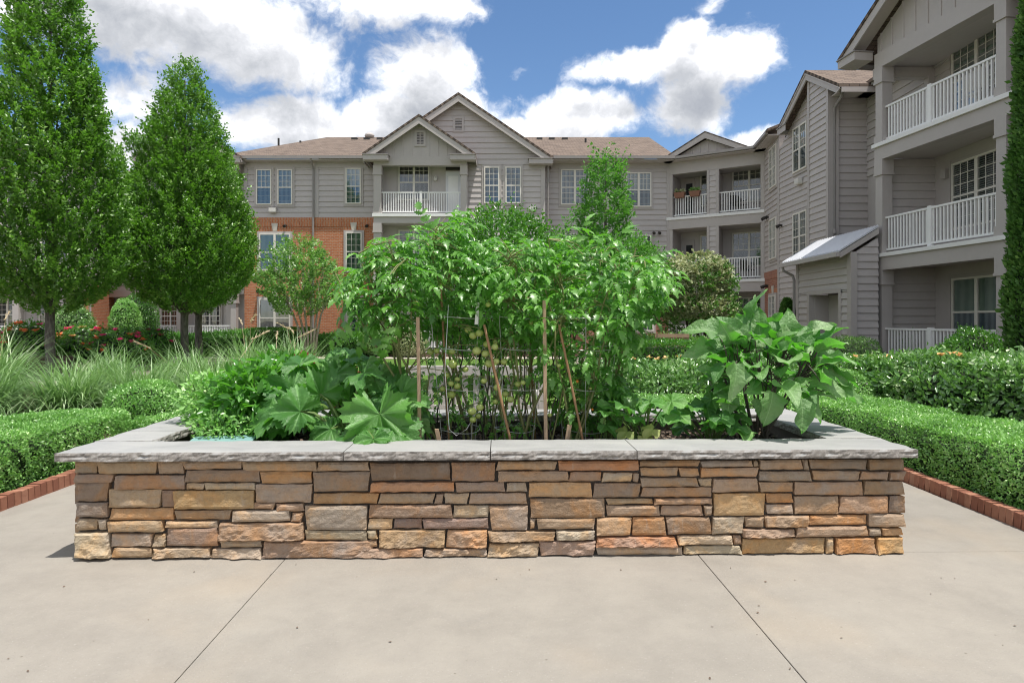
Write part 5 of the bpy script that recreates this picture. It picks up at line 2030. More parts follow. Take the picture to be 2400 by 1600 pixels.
# light conical tree
d5 = 18.0
X = UX(1392, d5)
t = thing('young_maple_tree', 'young pyramidal tree in front of the centre right windows', 'tree', (X, d5, 0))
trunk(t, [(X, d5, 0), (X + .02, d5, 1.5), (X - .02, d5, 3.6), (X, d5, 5.9)], [.10, .085, .05, .01], M_BARK)
rng_ = np.random.default_rng(43)
branches(t, (X, d5, 1.6), [(X + r * math.cos(a), d5 + r * math.sin(a), z) for a, r, z in zip(rng_.uniform(0, 6.28, 14), rng_.uniform(.5, 1.3, 14), rng_.uniform(2.2, 4.2, 14))], .03, M_BARK)
tuft_crown('crown', t, [(1.0, .8), (1.6, 1.5), (2.4, 1.62), (3.1, 1.5), (3.55, .95), (3.8, .58), (4.3, .64), (4.9, .5), (5.3, .46), (5.75, .28), (6.1, .08)], X, d5, L_MAPLE, .10, 2300, 14, .34, .55, 44, fill=.4, clump=.1, rough=.32, spread=.8,
           lobes=((UX(1378, d5), d5, 5.3, .18, .95, 16), (UX(1418, d5), d5, 5.2, .18, .85, 14), (UX(1316, d5), d5, 3.6, .35, .8, 26)))
# pale flowering small tree
d6 = 20.0
X = UX(1600, d6)
t = thing('flowering_dogwood', 'small spreading tree with creamy white bracts in front of the corner balconies', 'tree', (X, d6, 0))
for a in (-.35, 0.05, .4):
    trunk(t, [(X, d6, 0), (X + a * .5, d6, .7), (X + a * 1.2, d6 + a * .4, 1.6)], [.07, .055, .02], M_BARKD)
tuft_crown('crown', t, [(1.0, .65), (1.3, 1.08), (1.75, 1.18), (2.1, .9), (2.35, 1.05), (2.8, 1.0), (3.2, .68), (3.4, .28)], X, d6, L_DARKG, .10, 620, 11, .3, .3, 45, fill=.45, rough=.2, spread=.9, tmpl=LEAF_WIDE)
tuft_crown('bracts', t, [(1.35, 1.0), (1.75, 1.22), (2.1, .93), (2.35, 1.08), (2.8, 1.04), (3.2, .72), (3.45, .3)], X, d6, L_PALE, .11, 1150, 10, .2, .7, 46, fill=.1, rough=.2, spread=.6, tmpl=LEAF_WIDE)
# crape myrtle in front of the brick
d7 = 24.5
X = UX(712, d7)
t = thing('crape_myrtle', 'multi-stemmed small tree with pale bark in front of the orange brick wall', 'tree', (X, d7, 0))
rng_ = np.random.default_rng(47)
tipsm = [(UX(645, d7), 2.5), (UX(668, d7), 2.9), (UX(690, d7), 3.2), (UX(716, d7), 3.3), (UX(738, d7), 2.9), (UX(752, d7), 2.4)]
for i, (tx, tz) in enumerate(tipsm):
    bx = X + (i - 2.5) * .09
    trunk(t, [(bx, d7 + rng_.uniform(-.1, .1), 0), (bx + (tx - bx) * .12, d7, .8), (bx + (tx - bx) * .45, d7, 1.6), (tx, d7 + rng_.uniform(-.4, .4), tz)], [.055, .048, .036, .012], M_BARKP, 'stem', 7)
    branches(t, (bx + (tx - bx) * .6, d7, 1.75), [(tx + rng_.uniform(-.4, .4), d7 + rng_.uniform(-.6, .6), tz + rng_.uniform(.1, .9)) for _ in range(3)], .018, M_BARKP, rng=rng_)
tuft_crown('crown', t, [(1.55, .5), (1.9, 1.05), (2.4, 1.3), (2.9, 1.42), (3.4, 1.3), (3.9, 1.0), (4.4, .55), (4.6, .15)], UX(687, d7), d7, L_CRAPE, .10, 950, 13, .34, .7, 48, fill=.4, clump=.1, rough=.25, spread=.8, tmpl=LEAF_WIDE)

# hedges at the foot of the brick wall
hedge_box('foundation_hedge', 'dark clipped hedge below the double brick window', 'hedge', [(UX(590, 25.5), 25.5, 1.05), (UX(700, 25.5), 25.5, 1.05)], 1.0, 1.05, L_HOLLY, .07, 9000, 51, 'planting along the brick wall', rough=.05)
hedge_box('foundation_hedge', 'mid green mounded planting below the single brick window', 'hedge', [(UX(725, 25.6), 25.6, .75), (UX(860, 25.6), 25.6, .8)], 1.1, .8, L_MAPLE, .085, 9000, 52, 'planting along the brick wall', rough=.12, sprig=.06)
round_shrub('variegated_shrub', 'pale variegated shrub at the far edge of the lawn', 'shrub', (UX(880, 24.5), 24.5, .55), .9, .6, .6, L_CRAPE, .07, 7000, 53, 'planting along the brick wall', rough=.14, sprig=.05)
round_shrub('variegated_shrub', 'reddish bronze shrub beside the variegated one, seen through the tomato stems', 'shrub', (UX(945, 24), 24, .5), .6, .5, .55, L_PALE, .07, 5000, 54, 'planting along the brick wall', rough=.14, sprig=.05)
hedge_box('foundation_hedge', 'grassy green planting in front of the left corner porch railing', 'hedge', [(UX(375, 25), 25, .75), (UX(560, 25), 25, .8)], 1.2, .8, L_MAPLE, .09, 9000, 55, 'planting along the brick wall', rough=.12, sprig=.07)
hedge_box('foundation_hedge', 'shrubby green planting in front of the corner balconies', 'hedge', [(UX(1400, 19), 19, .75), (UX(1700, 18.5), 18.5, .8)], 1.2, .8, L_CRAPE, .085, 10000, 56, 'planting along the brick wall', rough=.14, sprig=.07)

# ---- ornamental grasses
def grass_clump(label, x, y, h, n, seed, plumes=0, spread=1.0):
    t = thing('ornamental_grass', label, 'grass', (x, y, 0), 0, 'ornamental grass clumps')
    rng = np.random.default_rng(seed)
    th = rng.uniform(0, 2 * np.pi, n)
    base = np.stack([x + rng.normal(0, .13, n), y + rng.normal(0, .13, n), np.zeros(n)], 1)
    ln = h * rng.uniform(.75, 1.45, n)
    lean = rng.uniform(.12, 1.0, n) ** .65 * spread
    K = 7
    s = np.linspace(0, 1, K)
    ang0 = (np.pi / 2) - lean * .28
    curl = lean * rng.uniform(1.7, 3.1, n)
    V = np.zeros((n, K, 2, 3))
    pos = base.copy()
    prev = pos.copy()
    hd = np.stack([np.cos(th), np.sin(th)], 1)
    wd = np.stack([-np.sin(th), np.cos(th)], 1)
    w0 = rng.uniform(.0055, .0125, n)
    for k in range(K):
        a = ang0 - curl * s[k] ** 1.6
        if k:
            stp = ln / (K - 1)
            pos = pos + np.concatenate([hd * (np.cos(a) * stp)[:, None], (np.sin(a) * stp)[:, None]], 1)
        w = w0 * (1 - s[k] ** 2.2 * .92)
        off = np.concatenate([wd * w[:, None], np.zeros((n, 1))], 1)
        V[:, k, 0] = pos - off
        V[:, k, 1] = pos + off
    V[:, :, :, 2] = np.maximum(V[:, :, :, 2], .02)
    idx = np.arange(n * K * 2).reshape(n, K, 2)
    q0 = np.stack([idx[:, :-1, 0], idx[:, :-1, 1], idx[:, 1:, 1]], -1).reshape(-1, 3)
    q1 = np.stack([idx[:, :-1, 0], idx[:, 1:, 1], idx[:, 1:, 0]], -1).reshape(-1, 3)
    me = fast_mesh('blades', V.reshape(-1, 3), np.vstack([q0, q1]), L_GRASS)
    o = place(bpy.data.objects.new('blades', me), None, t)
    o['kind'] = 'stuff'
    for i in range((plumes + 1) // 2):
        a = rng.uniform(0, 6.28)
        l = rng.uniform(.15, .6)
        top = Vector((x + l * math.cos(a), y + l * math.sin(a), h * rng.uniform(1.05, 1.4)))
        m = Vector((x + l * .3 * math.cos(a), y + l * .3 * math.sin(a), h * .7))
        tip = top + Vector((math.cos(a) * .2, math.sin(a) * .2, .1))
        st = MB().tube([(x, y, .05), m, top, tip], [.004, .0035, .003, .002], 4).build('flower_stalk', L_PLUME, t)
        k = 60
        f = rng.random(k)
        P = np.array(top)[None] + (np.array(tip) - np.array(top))[None] * (f[:, None] * 1.3 - .3)
        D = np.array(tip - top)[None] * 2.2 + rng.normal(0, .16, (k, 3))
        pl = leaf_cloud('plume', P, D, rng.normal(size=(k, 3)), rng.uniform(.03, .075, k), NEEDLE, L_PLUME, st)
    return t


GC = [(-6.55, 7.6, 1.05, 1700, 0, 'arching grass clump at the left edge behind the box hedge'),
      (-5.75, 8.1, 1.0, 1500, 0, 'arching grass clump second from the left edge, front row'),
      (-5.0, 8.4, .95, 1400, 0, 'grass clump directly behind the boxwood ball'),
      (-4.1, 8.6, 1.0, 1500, 3, 'grass clump right of the boxwood ball with striped drooping blades'),
      (-3.75, 9.9, 1.1, 1200, 7, 'plumed grass clump at the right end of the grasses'),
      (-7.9, 9.6, 1.25, 1300, 6, 'plumed grass clump at the far left below the roses'),
      (-6.6, 10.2, 1.05, 1300, 1, 'grass clump in the back row below the first tree trunk'),
      (-5.5, 10.5, 1.05, 1300, 2, 'grass clump in the back row between the two trunks'),
      (-4.9, 11.6, 1.25, 1200, 9, 'plumed grass clump in the back row below the paired trunks'),
      (-4.2, 12.2, 1.2, 1000, 9, 'feathery tan plumed grass clump farthest right in the back row')]
for i, (x, y, h, n, p, lb) in enumerate(GC):
    grass_clump(lb, x, y, h * .84, int(n * .62), 60 + i, p // 2)

# red-leaved and mixed planting between the grasses and the lawn
round_shrub('barberry_shrub', 'low red leaved shrub behind the courgette plant, left of the lawn', 'shrub', (UX(690, 11), 11, .35), .55, .5, .42, L_RED, .045, 6000, 71, 'red leaved shrubs', rough=.15, sprig=.08)
round_shrub('barberry_shrub', 'low red leaved shrub at the near edge of the lawn', 'shrub', (UX(815, 10), 10, .22), .42, .4, .32, L_RED, .045, 4500, 72, 'red leaved shrubs', rough=.15, sprig=.08)
round_shrub('leafy_shrub', 'fine leaved green shrub between the grasses and red shrub', 'shrub', (UX(640, 9.4), 9.4, .4), .5, .5, .45, L_MAPLE, .05, 7000, 73, rough=.15, sprig=.08)
round_shrub('leafy_shrub', 'low green shrub behind the courgette at the near end of the lawn', 'shrub', (UX(880, 9), 9, .25), .55, .45, .38, L_HOLLY, .05, 6000, 74, rough=.15, sprig=.08)

# rose bed on the left: dark timber box with roses
def rose(label, x, d, r, h, seed, cols, nf):
    t = round_shrub('rose_bush', label, 'shrub', (x, d, h * .55), r, r * .8, h * .5, L_HOLLY, .07, 4500, seed, 'rose bushes', rough=.2, sprig=.12)
    rng = np.random.default_rng(seed + 200)
    pts = []
    for i in range(nf):
        a = rng.uniform(np.pi * 1.0, np.pi * 2.0)
        e = rng.uniform(-.1, 1.2)
        pts.append((x + r * 1.05 * math.cos(a) * math.cos(e), d + r * .85 * math.sin(a) * math.cos(e), h * .55 + h * .55 * math.sin(e)))
    for i, c in enumerate(cols):
        bloom_part(t, pts[i::len(cols)], c, .11, seed + i, 11)
    return t


rose('orange and pink rose bush left of the first tree trunk', UX(70, 17.5), 17.5, .75, 1.25, 81, (L_FLOWO, L_FLOWP, L_FLOWO), 18)
rose('orange rose bush right of the first tree trunk', UX(200, 18.5), 18.5, .8, 1.15, 82, (L_FLOWO, L_FLOWY, L_FLOWP), 16)
rose('red and pink rose bush below the dark oval shrub', UX(280, 18), 18, .8, 1.1, 83, (L_FLOWP, L_FLOWO), 15)
rose('dark leaved rose bush nearest the paired trunks', UX(345, 19), 19, .7, 1.05, 84, (L_FLOWP, L_RED), 9)
fb = thing('flower_box', 'dark low timber bed edge in front of the orange and pink roses', 'planter box', (UX(80, 16.3), 16.3, 0))
for i in range(3):
    MB().box(UX(80, 16.3) - 1.1, UX(80, 16.3) + 1.0, 16.28, 16.36, .02 + i * .155, .16 + i * .155).build('plank', M_BARKD, fb)
bb = thing('bird_bath', 'pale stone bowl on a pedestal at the far left edge', 'bird bath', (UX(8, 20), 20, 0))
X = UX(8, 20)
def lathe(prof, cx, cy, seg=18):
    m = MB()
    for (r, z) in prof:
        for k in range(seg):
            a = 2 * math.pi * k / seg
            m.v.append((cx + r * math.cos(a), cy + r * math.sin(a), z))
    for i in range(len(prof) - 1):
        for k in range(seg):
            j = (k + 1) % seg
            m.f.append((i * seg + k, i * seg + j, (i + 1) * seg + j, (i + 1) * seg + k))
    m.f.append(tuple(reversed(range(seg))))
    m.f.append(tuple((len(prof) - 1) * seg + k for k in range(seg)))
    return m
lathe([(.3, 0), (.3, .08), (.16, .16), (.13, .5), (.16, .8), (.2, .86)], X, 20).build('pedestal', M_CREAM, bb, None, True)
lathe([(.2, .86), (.45, .92), (.72, 1.06), (.74, 1.12), (.68, 1.12), (.4, 1.0), (.1, .97)], X, 20, 24).build('bowl', M_CREAM, bb, None, True)

# ------------------------------------------------------------------ vegetables in the planter
def leafM(p, t, n, s):
    t = Vector(t).normalized()
    n = Vector(n)
    n = (n - t * n.dot(t))
    if n.length < 1e-4:
        n = t.orthogonal()
    n.normalize()
    b = t.cross(n)
    M = Matrix(((b.x * s, t.x * s, n.x * s, p[0]), (b.y * s, t.y * s, n.y * s, p[1]), (b.z * s, t.z * s, n.z * s, p[2]), (0, 0, 0, 1)))
    return M


def palmate(name, mat, seed, lobes=5, deep=.34, serr=.05, span=155, droop=.28, elong=1.0, nth=48, cup=.0):
    """broad lobed leaf: stalk joins at the origin, tip along +y, unit length about 1"""
    rng = np.random.default_rng(seed)
    ths = np.radians(np.linspace(-span, span, nth))
    ph = rng.uniform(-.15, .15)
    amp = rng.uniform(.78, 1.12, lobes + 2)
    jag = rng.uniform(-1, 1, nth)
    V = [(0, 0, 0)]
    rings = (.3, .6, .85, 1.0)
    sp = math.radians(span)
    for rr in rings:
        for k, th in enumerate(ths):
            c = .5 + .5 * math.cos(th / sp * math.pi * (lobes - 1) + ph * (1 - abs(th) / sp))   # 1 on a lobe
            R = .62 * (1 + .22 * math.cos(th)) * (1 - deep * (1 - c) ** 1.6)
            R *= float(np.interp((th / sp * .5 + .5) * (lobes - 1), range(lobes + 2), amp))
            if rr == 1.0:
                R *= 1 + serr * (1 if k % 2 else -1) + .05 * jag[k]
            r = R * rr
            x = r * math.sin(th)
            y = r * math.cos(th) * elong
            z = .13 * rr * (1 - c) - droop * r * r + .05 * math.sin(7 * th + seed) * rr ** 3 + .025 * math.sin(17 * th + 2 * seed) * rr ** 4 + cup * abs(x) + rng.uniform(-.008, .008)
            V.append((x, y, z))
    F = []
    n = len(ths)
    for k in range(n - 1):
        F.append((0, 1 + k + 1, 1 + k))
        for i in range(len(rings) - 1):
            a = 1 + i * n + k
            F.append((a, a + 1, a + 1 + n, a + n))
    return mesh_data(name, V, F, mat, None, True)


def ovate(name, mat, seed, W=.33, lobes=2.5, wav=.05, droop=.35, fold=.2, nt=17):
    rng = np.random.default_rng(seed)
    V = []
    xs_ = (-1, -.66, -.3, 0, .3, .66, 1)
    p1, p2 = rng.uniform(0, 6.28, 2)
    for i in range(nt):
        t = i / (nt - 1)
        for s in xs_:
            w = W * (math.sin(math.pi * min(1, (t * .96 + .04)) ** .72)) ** .8
            ph_ = (t * lobes + (p1 if s > 0 else p2)) % 1.0
            lob = 1 + .5 * (abs(ph_ * 2 - 1) - .5) * min(1, (1 - t) * 1.6) * abs(s)
            x = s * max(w * lob, .004)
            y = t
            z = fold * abs(s) * w * 2.4 - droop * t * t + wav * abs(s) ** 2 * math.sin(t * 11 + (p1 if s > 0 else p2)) + rng.uniform(-.004, .004)
            V.append((x, y, z))
    F = []
    n = len(xs_)
    for i in range(nt - 1):
        for k in range(n - 1):
            a = i * n + k
            F.append((a, a + 1, a + n + 1, a + n))
    return mesh_data(name, V, F, mat, None, True)


def compound(name, mat, seed, pairs=3, droop=.5):
    """tomato leaf: drooping stalk with pairs of toothed leaflets"""
    rng = np.random.default_rng(seed)
    m = MB()

    def rach(t):
        return Vector((.05 * math.sin(t * 3 + seed), t * (1 - .18 * droop * t), -droop * t * t * .55))
    m.tube([rach(i / 6) for i in range(7)], [.012, .011, .010, .008, .007, .005, .003], 4, False)

    def leaflet(p, dirv, up, L, W):
        d = dirv.normalized()
        n = (up - d * up.dot(d)).normalized()
        b = d.cross(n)
        pts = []
        K = 8
        for i in range(K + 1):
            t = i / K
            w = W * math.sin(math.pi * min(1, (t * .95 + .05)) ** .75) ** .9
            jag = 1.0 if i % 2 else .55
            z = -.32 * L * t * t
            pts.append((p + d * (t * L) + n * z, b * (w * jag if i < K else .001), n))
        b0 = len(m.v)
        cu = rng.uniform(.15, .4)
        for (c, w, nn) in pts:
            m.v += [tuple(c - w + nn * w.length * cu), tuple(c), tuple(c + w + nn * w.length * cu)]
        for i in range(K):
            a = b0 + i * 3
            m.f += [(a, a + 1, a + 4, a + 3), (a + 1, a + 2, a + 5, a + 4)]
    for k in range(pairs):
        t = .32 + .5 * k / max(1, pairs - 1) if pairs > 1 else .5
        p = rach(t)
        L = .34 * (1.05 - .15 * k) * rng.uniform(.85, 1.15)
        for s in (-1, 1):
            leaflet(p, Vector((s * 1.0, .5 + rng.uniform(-.2, .2), -.25 + rng.uniform(-.25, .15))), Vector((rng.uniform(-.2, .2) - s * .15, -.1, 1)), L * rng.uniform(.85, 1.1), L * .27)
        # small leaflets between
        if k < pairs - 1:
            p2 = rach(t + .12)
            for s in (-1, 1):
                leaflet(p2, Vector((s, .3, -.2)), Vector((0, 0, 1)), .12, .045)
    leaflet(rach(.95), Vector((0, .8, -.55)), Vector((0, .5, .9)), .40, .14)
    me = mesh_data(name, m.v, m.f, mat, None, True)
    return me


TOM = [compound('leaf', L_TOM, 100 + i, pairs=3 if i % 3 else 2, droop=.35 + .12 * (i % 4)) for i in range(9)]
ZUC = [palmate('leaf', L_ZUC, 120 + i, 5 + 2 * (i % 2), .24, .075, 158, .34 + .16 * (i % 3), 1.1, 64, .22 + .14 * (i % 3)) for i in range(6)]
SQU = [palmate('leaf', L_ZUC, 140 + i, 5, .22, .03, 160, .28 + .1 * (i % 2), 1.0, 36) for i in range(4)]
EGG = [ovate('leaf', L_EGG, 160 + i, .34 + .03 * (i % 3), 2.0 + .5 * (i % 2), .085, .28 + .16 * (i % 3)) for i in range(6)]
YEL = [palmate('leaf', L_YELL, 180 + i, 5, .25, .04, 155, .55) for i in range(2)]


def stalk(parent, pts, r0, r1, mat, name='stem', sides=5):
    n = len(pts)
    return MB().tube(pts, [r0 + (r1 - r0) * i / (n - 1) for i in range(n)], sides, False).build(name, mat, parent, None, True)


prng = np.random.default_rng(77)


def pet(parent, base, tip, mat, r0=.013, r1=.007, sag=.1, name='leaf_stalk'):
    b, t = Vector(base), Vector(tip)
    L = (t - b).length
    m1 = b.lerp(t, .35) + Vector((0, 0, sag * L))
    m2 = b.lerp(t, .72) + Vector((0, 0, sag * L * 1.1))
    stalk(parent, [b, m1, m2, t], r0, r1, mat, name)
    return (t - m2).normalized()


# courgette plant at the left
zc = Vector((UX(795, 4.35), 4.35, .52))
zu = thing('courgette_plant', 'large courgette plant with broad lobed leaves spilling over the planter coping', 'plant', zc)
for (x, y, d, s, nx, ny, nz, tx, ty, tz) in (
        (690, 838, 4.55, .30, -.2, -.35, 1, -1, .1, -.1), (748, 830, 4.6, .28, 0, -.45, 1, -.3, .5, .15), (800, 824, 4.65, .30, .1, -.4, 1, .5, .5, .1),
        (838, 842, 4.6, .26, .3, -.3, 1, 1, .1, -.15), (668, 908, 4.4, .30, -.3, -.9, .7, -.8, -.2, .5), (735, 905, 4.3, .30, 0, -.8, .8, -.2, -.2, .7),
        (640, 950, 4.25, .34, -.2, -.7, .9, -1, -.1, -.35), (690, 945, 4.15, .30, -.2, -1, .5, -.9, -.3, .1), (862, 875, 4.5, .30, .2, -.6, .9, .8, .1, .2),
        (905, 900, 4.35, .36, .4, -.7, .7, 1, -.1, -.35), (872, 950, 4.08, .46, .1, -.95, .55, .25, -.25, -.9), (905, 985, 4.05, .30, .4, -.7, .6, 1, -.3, -.4),
        (818, 1000, 3.98, .24, -.3, -.6, .8, -.4, -.5, -.55), (800, 900, 4.55, .30, 0, -.7, .8, -.1, .1, 1), (770, 862, 4.5, .26, 0, -.6, .9, .2, .3, .6),
        (858, 1008, 3.92, .2, .1, -.6, .8, .2, -.6, -.5), (925, 935, 4.4, .34, .4, -.5, .9, 1, .2, -.3), (832, 920, 4.5, .3, .2, -.8, .6, .5, -.1, .5),
        (650, 985, 4.3, .22, -.4, -.6, .8, -1, -.1, -.3), (715, 870, 4.6, .28, -.2, -.5, 1, -.6, .3, .3), (885, 870, 4.65, .28, .2, -.4, 1, .7, .4, .1),
        (760, 985, 4.2, .2, -.1, -.8, .6, -.5, -.3, -.2), (940, 965, 4.3, .3, .5, -.5, .8, 1, 0, -.45)):
    p = at(x, y, d)
    inst('leaf', ZUC[int(prng.integers(6))], zu, leafM(p, (tx, ty, tz), (nx, ny, nz), s * .88))
    pet(zu, zc + Vector((prng.uniform(-.05, .05), prng.uniform(-.05, .05), prng.uniform(0, .08))), p, L_STEM, .015, .008, .12)
for _ in range(16):
    x, y = prng.uniform(640, 925), prng.uniform(850, 985)
    p = at(x, y, prng.uniform(4.2, 4.6))
    o_ = Vector((p.x - zc.x, p.y - zc.y, 0)).normalized()
    inst('leaf', ZUC[int(prng.integers(6))], zu, leafM(p, o_ + Vector((0, -.3, prng.uniform(-.6, .5))), (prng.uniform(-.5, .5), -.6, prng.uniform(.3, 1)), prng.uniform(.14, .26)))
    pet(zu, zc, p, L_STEM, .011, .006, .12)
inst('leaf', YEL[0], zu, leafM(at(840, 1018, 3.9), (.2, -.6, -.45), (0, -.6, .8), .12))['label'] = 'withered yellowing leaf'
stalk(zu, [zc + Vector((0, 0, -.06)), zc + Vector((.02, 0, .05)), zc + Vector((-.02, -.02, .14))], .03, .022, L_STEM, 'stem', 7)

# aubergine plant at the right
ac = Vector((UX(1735, 4.38), 4.38, .5))
eg = thing('aubergine_plant', 'bushy aubergine plant with grey green wavy leaves at the right end of the planter', 'plant', ac)
cen = Vector((UX(1768, 4.38), 4.38, 1.02))
tips = []
for i in range(13):
    a = 2.399 * i
    rr = .12 + .3 * math.sqrt((i + .5) / 13)
    tips.append(cen + Vector((rr * math.cos(a), rr * .75 * math.sin(a), .34 - .5 * rr + prng.uniform(-.05, .05))))
for tp in tips:
    b = ac + Vector((prng.uniform(-.07, .07), prng.uniform(-.06, .06), -.03))
    m = b.lerp(tp, .5) + Vector((0, 0, .02)) + Vector((prng.uniform(-.04, .04), prng.uniform(-.04, .04), 0))
    stalk(eg, [b, b.lerp(m, .5), m, tp], .011, .005, L_STEMP)
for i in range(120):
    u = i / 120
    a = 2.399963 * i + prng.uniform(-.3, .3)
    e = math.asin(1 - 1.55 * u) if abs(1 - 1.55 * u) <= 1 else -.6
    rx = .50 * math.cos(e) * prng.uniform(.7, 1.08)
    off = Vector((rx * math.cos(a), rx * .78 * math.sin(a), .40 * math.sin(e) * prng.uniform(.8, 1.05) + .02))
    p = cen + off * prng.uniform(.5, .95)
    out = Vector((math.cos(a), math.sin(a), .45 + .9 * math.sin(e))).normalized()
    t = out + Vector((prng.uniform(-.35, .35), prng.uniform(-.35, .35), prng.uniform(-.6, .6)))
    nrm = Vector((out.x * .35, out.y * .35 - .15, 1)) + Vector((prng.uniform(-.6, .6), prng.uniform(-.6, .4), prng.uniform(-.3, .2)))
    inst('leaf', EGG[int(prng.integers(6))], eg, leafM(p, t, nrm, prng.uniform(.12, .235)))
    tp = min(tips, key=lambda q: (q - p).length)
    pet(eg, tp.lerp(ac, prng.uniform(.05, .4)), p, L_STEMP, .005, .0035, .05)
for (x, y, tx, tz) in ((1615, 750, -1, .45), (1930, 870, 1, -.35), (1955, 905, 1, -.3), (1850, 775, .5, .9), (1740, 745, -.2, 1), (1660, 790, -.9, .3), (1690, 760, -.5, .7), (1790, 750, .2, 1), (1610, 800, -1, .1), (1900, 815, .9, .3)):
    p = at(x, y, 4.3)
    inst('leaf', EGG[int(prng.integers(6))], eg, leafM(p - Vector((tx, 0, tz)) * .1, (tx, -.15, tz), (-tz * .6, -.75, .8), .21))
    tp = min(tips, key=lambda q: (q - p).length)
    pet(eg, tp, p - Vector((tx, 0, tz)) * .1, L_STEMP, .005, .0035, .05)
for (x, y, tz) in ((1775, 900, -1), (1690, 835, -.7), (1840, 915, -.8)):
    p = at(x, y, 4.0)
    inst('leaf', EGG[int(prng.integers(6))], eg, leafM(p, (prng.uniform(-.3, .3), -.35, tz), (prng.uniform(-.4, .4), -1, .6), .215))
    pet(eg, cen + Vector((p.x - cen.x, 0, p.z - cen.z)) * .6, p, L_STEMP, .005, .0035, .05)


def squash(label, cx, x0, x1, y0, y1, n, seed, s0=.13, s1=.19):
    rng = np.random.default_rng(seed)
    c = Vector((UX(cx, 4.3), 4.3, .51))
    t = thing('squash_plant', label, 'plant', c, 0, 'low squash plants')
    for i in range(n):
        p = at(rng.uniform(x0, x1), rng.uniform(y0, y1), rng.uniform(4.08, 4.6))
        p.z = max(p.z, .55)
        out = Vector((p.x - c.x, p.y - c.y, 0))
        tt = out * 1.2 + Vector((rng.uniform(-.2, .2), rng.uniform(-.3, .1), rng.uniform(-.12, .1)))
        inst('leaf', SQU[int(rng.integers(4))], t, leafM(p, tt, (rng.uniform(-.3, .3), -.55 + rng.uniform(-.2, .2), 1), rng.uniform(s0, s1)))
        pet(t, c + Vector((rng.uniform(-.05, .05), rng.uniform(-.04, .04), 0)), p, L_STEM, .006, .004, .1)
    return t


s1 = squash('low squash plant with upright leaves between the tomatoes and aubergine, partly yellowed', 1470, 1395, 1545, 905, 975, 18, 201)
s2 = squash('low trailing squash plant directly left of the aubergine', 1635, 1560, 1710, 915, 992, 20, 202)
for (x, y) in ((1440, 990), (1478, 1000), (1500, 985)):
    inst('leaf', YEL[int(prng.integers(2))], s1, leafM(at(x, y, 4.1), (prng.uniform(-1, 1), -.4, -.2), (0, -.6, .9), .11))
squash('small squash seedling beside the right tomato stems', 1385, 1360, 1405, 925, 985, 6, 203, .10, .14)

# pepper and herb bushes at the left end
def leafy_bush(label, name, x, y, d, rx, rz, mat, leaf, n, seed, tmpl=LEAF6, cat='plant'):
    c = at(x, y, d)
    t = thing(name, label, cat, (c.x, c.y, .5))
    rng = np.random.default_rng(seed)
    D = rand_dirs(n, rng)
    q = (rng.random(n) ** .45)
    k = 1 + .22 * vnoise(D * 2.2, 2.2, seed, 3)
    P = np.array([c.x, c.y, c.z]) + D * np.array([rx, rx * .8, rz]) * (q * k)[:, None]
    P[:, 2] = np.maximum(P[:, 2], .52)
    T = D * .8 + rng.normal(0, .6, (n, 3)) + np.array([0, 0, -.15])
    N = rng.normal(0, .5, (n, 3)) + np.array([0, -.2, 1])
    leaf_cloud('foliage', P, T, N, leaf * rng.uniform(.6, 1.25, n), tmpl, mat, t)
    for i in range(14):
        a = rng.uniform(0, 6.28)
        e = Vector((c.x + rx * .7 * math.cos(a), c.y + rx * .5 * math.sin(a), c.z + rz * rng.uniform(-.2, .75)))
        b = Vector((c.x + rng.normal(0, .06), c.y + rng.normal(0, .05), .5))
        stalk(t, [b, b.lerp(e, .5) + Vector((0, 0, .04)), e], .006, .003, L_STEM)
    return t


leafy_bush('bushy pepper plant left of the courgette in the planter', 'pepper_plant', 585, 925, 4.55, .34, .30, L_PEPPER, .085, 1500, 211)
leafy_bush('second pepper plant behind the courgette leaves', 'pepper_plant', 650, 900, 4.8, .30, .30, L_PEPPER, .085, 1100, 212)
leafy_bush('fine leaved herb bush in the left rear corner of the planter', 'herb_plant', 500, 935, 4.75, .30, .28, L_BOX, .045, 2800, 213, LEAF)
leafy_bush('low trailing herb against the left inner edge of the planter', 'herb_plant', 520, 985, 4.35, .26, .13, L_BOX, .035, 1600, 214, LEAF)
board = MB().box(-.2, .2, -.12, .12, -.008, .008).build('plastic_board', M_TEAL, None, Matrix.Translation((UX(505, 4.1), 4.12, .60)) @ Matrix.Rotation(rad(8), 4, 'Z') @ Matrix.Rotation(rad(5), 4, 'X'))
MBd = MB()
tag(board, 'pale teal plastic board lying in the left front corner of the planter', 'board')

# ---- tomatoes
TOPS = [(800, 625), (830, 590), (870, 560), (905, 545), (940, 540), (985, 515), (1040, 508), (1080, 540), (1140, 566), (1230, 560), (1300, 545), (1360, 540), (1420, 560), (1480, 590), (1530, 612)]
BOTS = [(800, 700), (850, 745), (900, 775), (950, 745), (1000, 775), (1100, 770), (1180, 780), (1225, 800), (1255, 900), (1290, 985), (1380, 985), (1415, 930), (1440, 860), (1465, 760), (1530, 640)]
bases = [(-.52, 4.5), (-.30, 4.6), (-.06, 4.55), (.12, 4.5), (.42, 4.6), (.66, 4.55), (.40, 4.35), (.72, 4.75), (-.72, 4.6)]
TLAB = ['tomato plant farthest left, its foliage arching beyond the wooden stake', 'tomato plant between the left stake and the upright bamboo cane',
        'tomato plant in the middle bearing the largest green fruit clusters', 'tomato plant just right of the leaning bamboo cane',
        'dense tomato plant right of the tall wooden stake', 'rightmost cherry tomato plant with small orange fruit',
        'leafy tomato plant in the front row behind the right leaning cane', 'tomato plant in the back row at the right end of the vines', 'tomato plant in the back row at the left end, next to the courgette']
toms = [thing('tomato_plant', TLAB[i], 'plant', (b[0], b[1], .5), 0, 'tomato plants in the planter') for i, b in enumerate(bases)]
stem_top = []
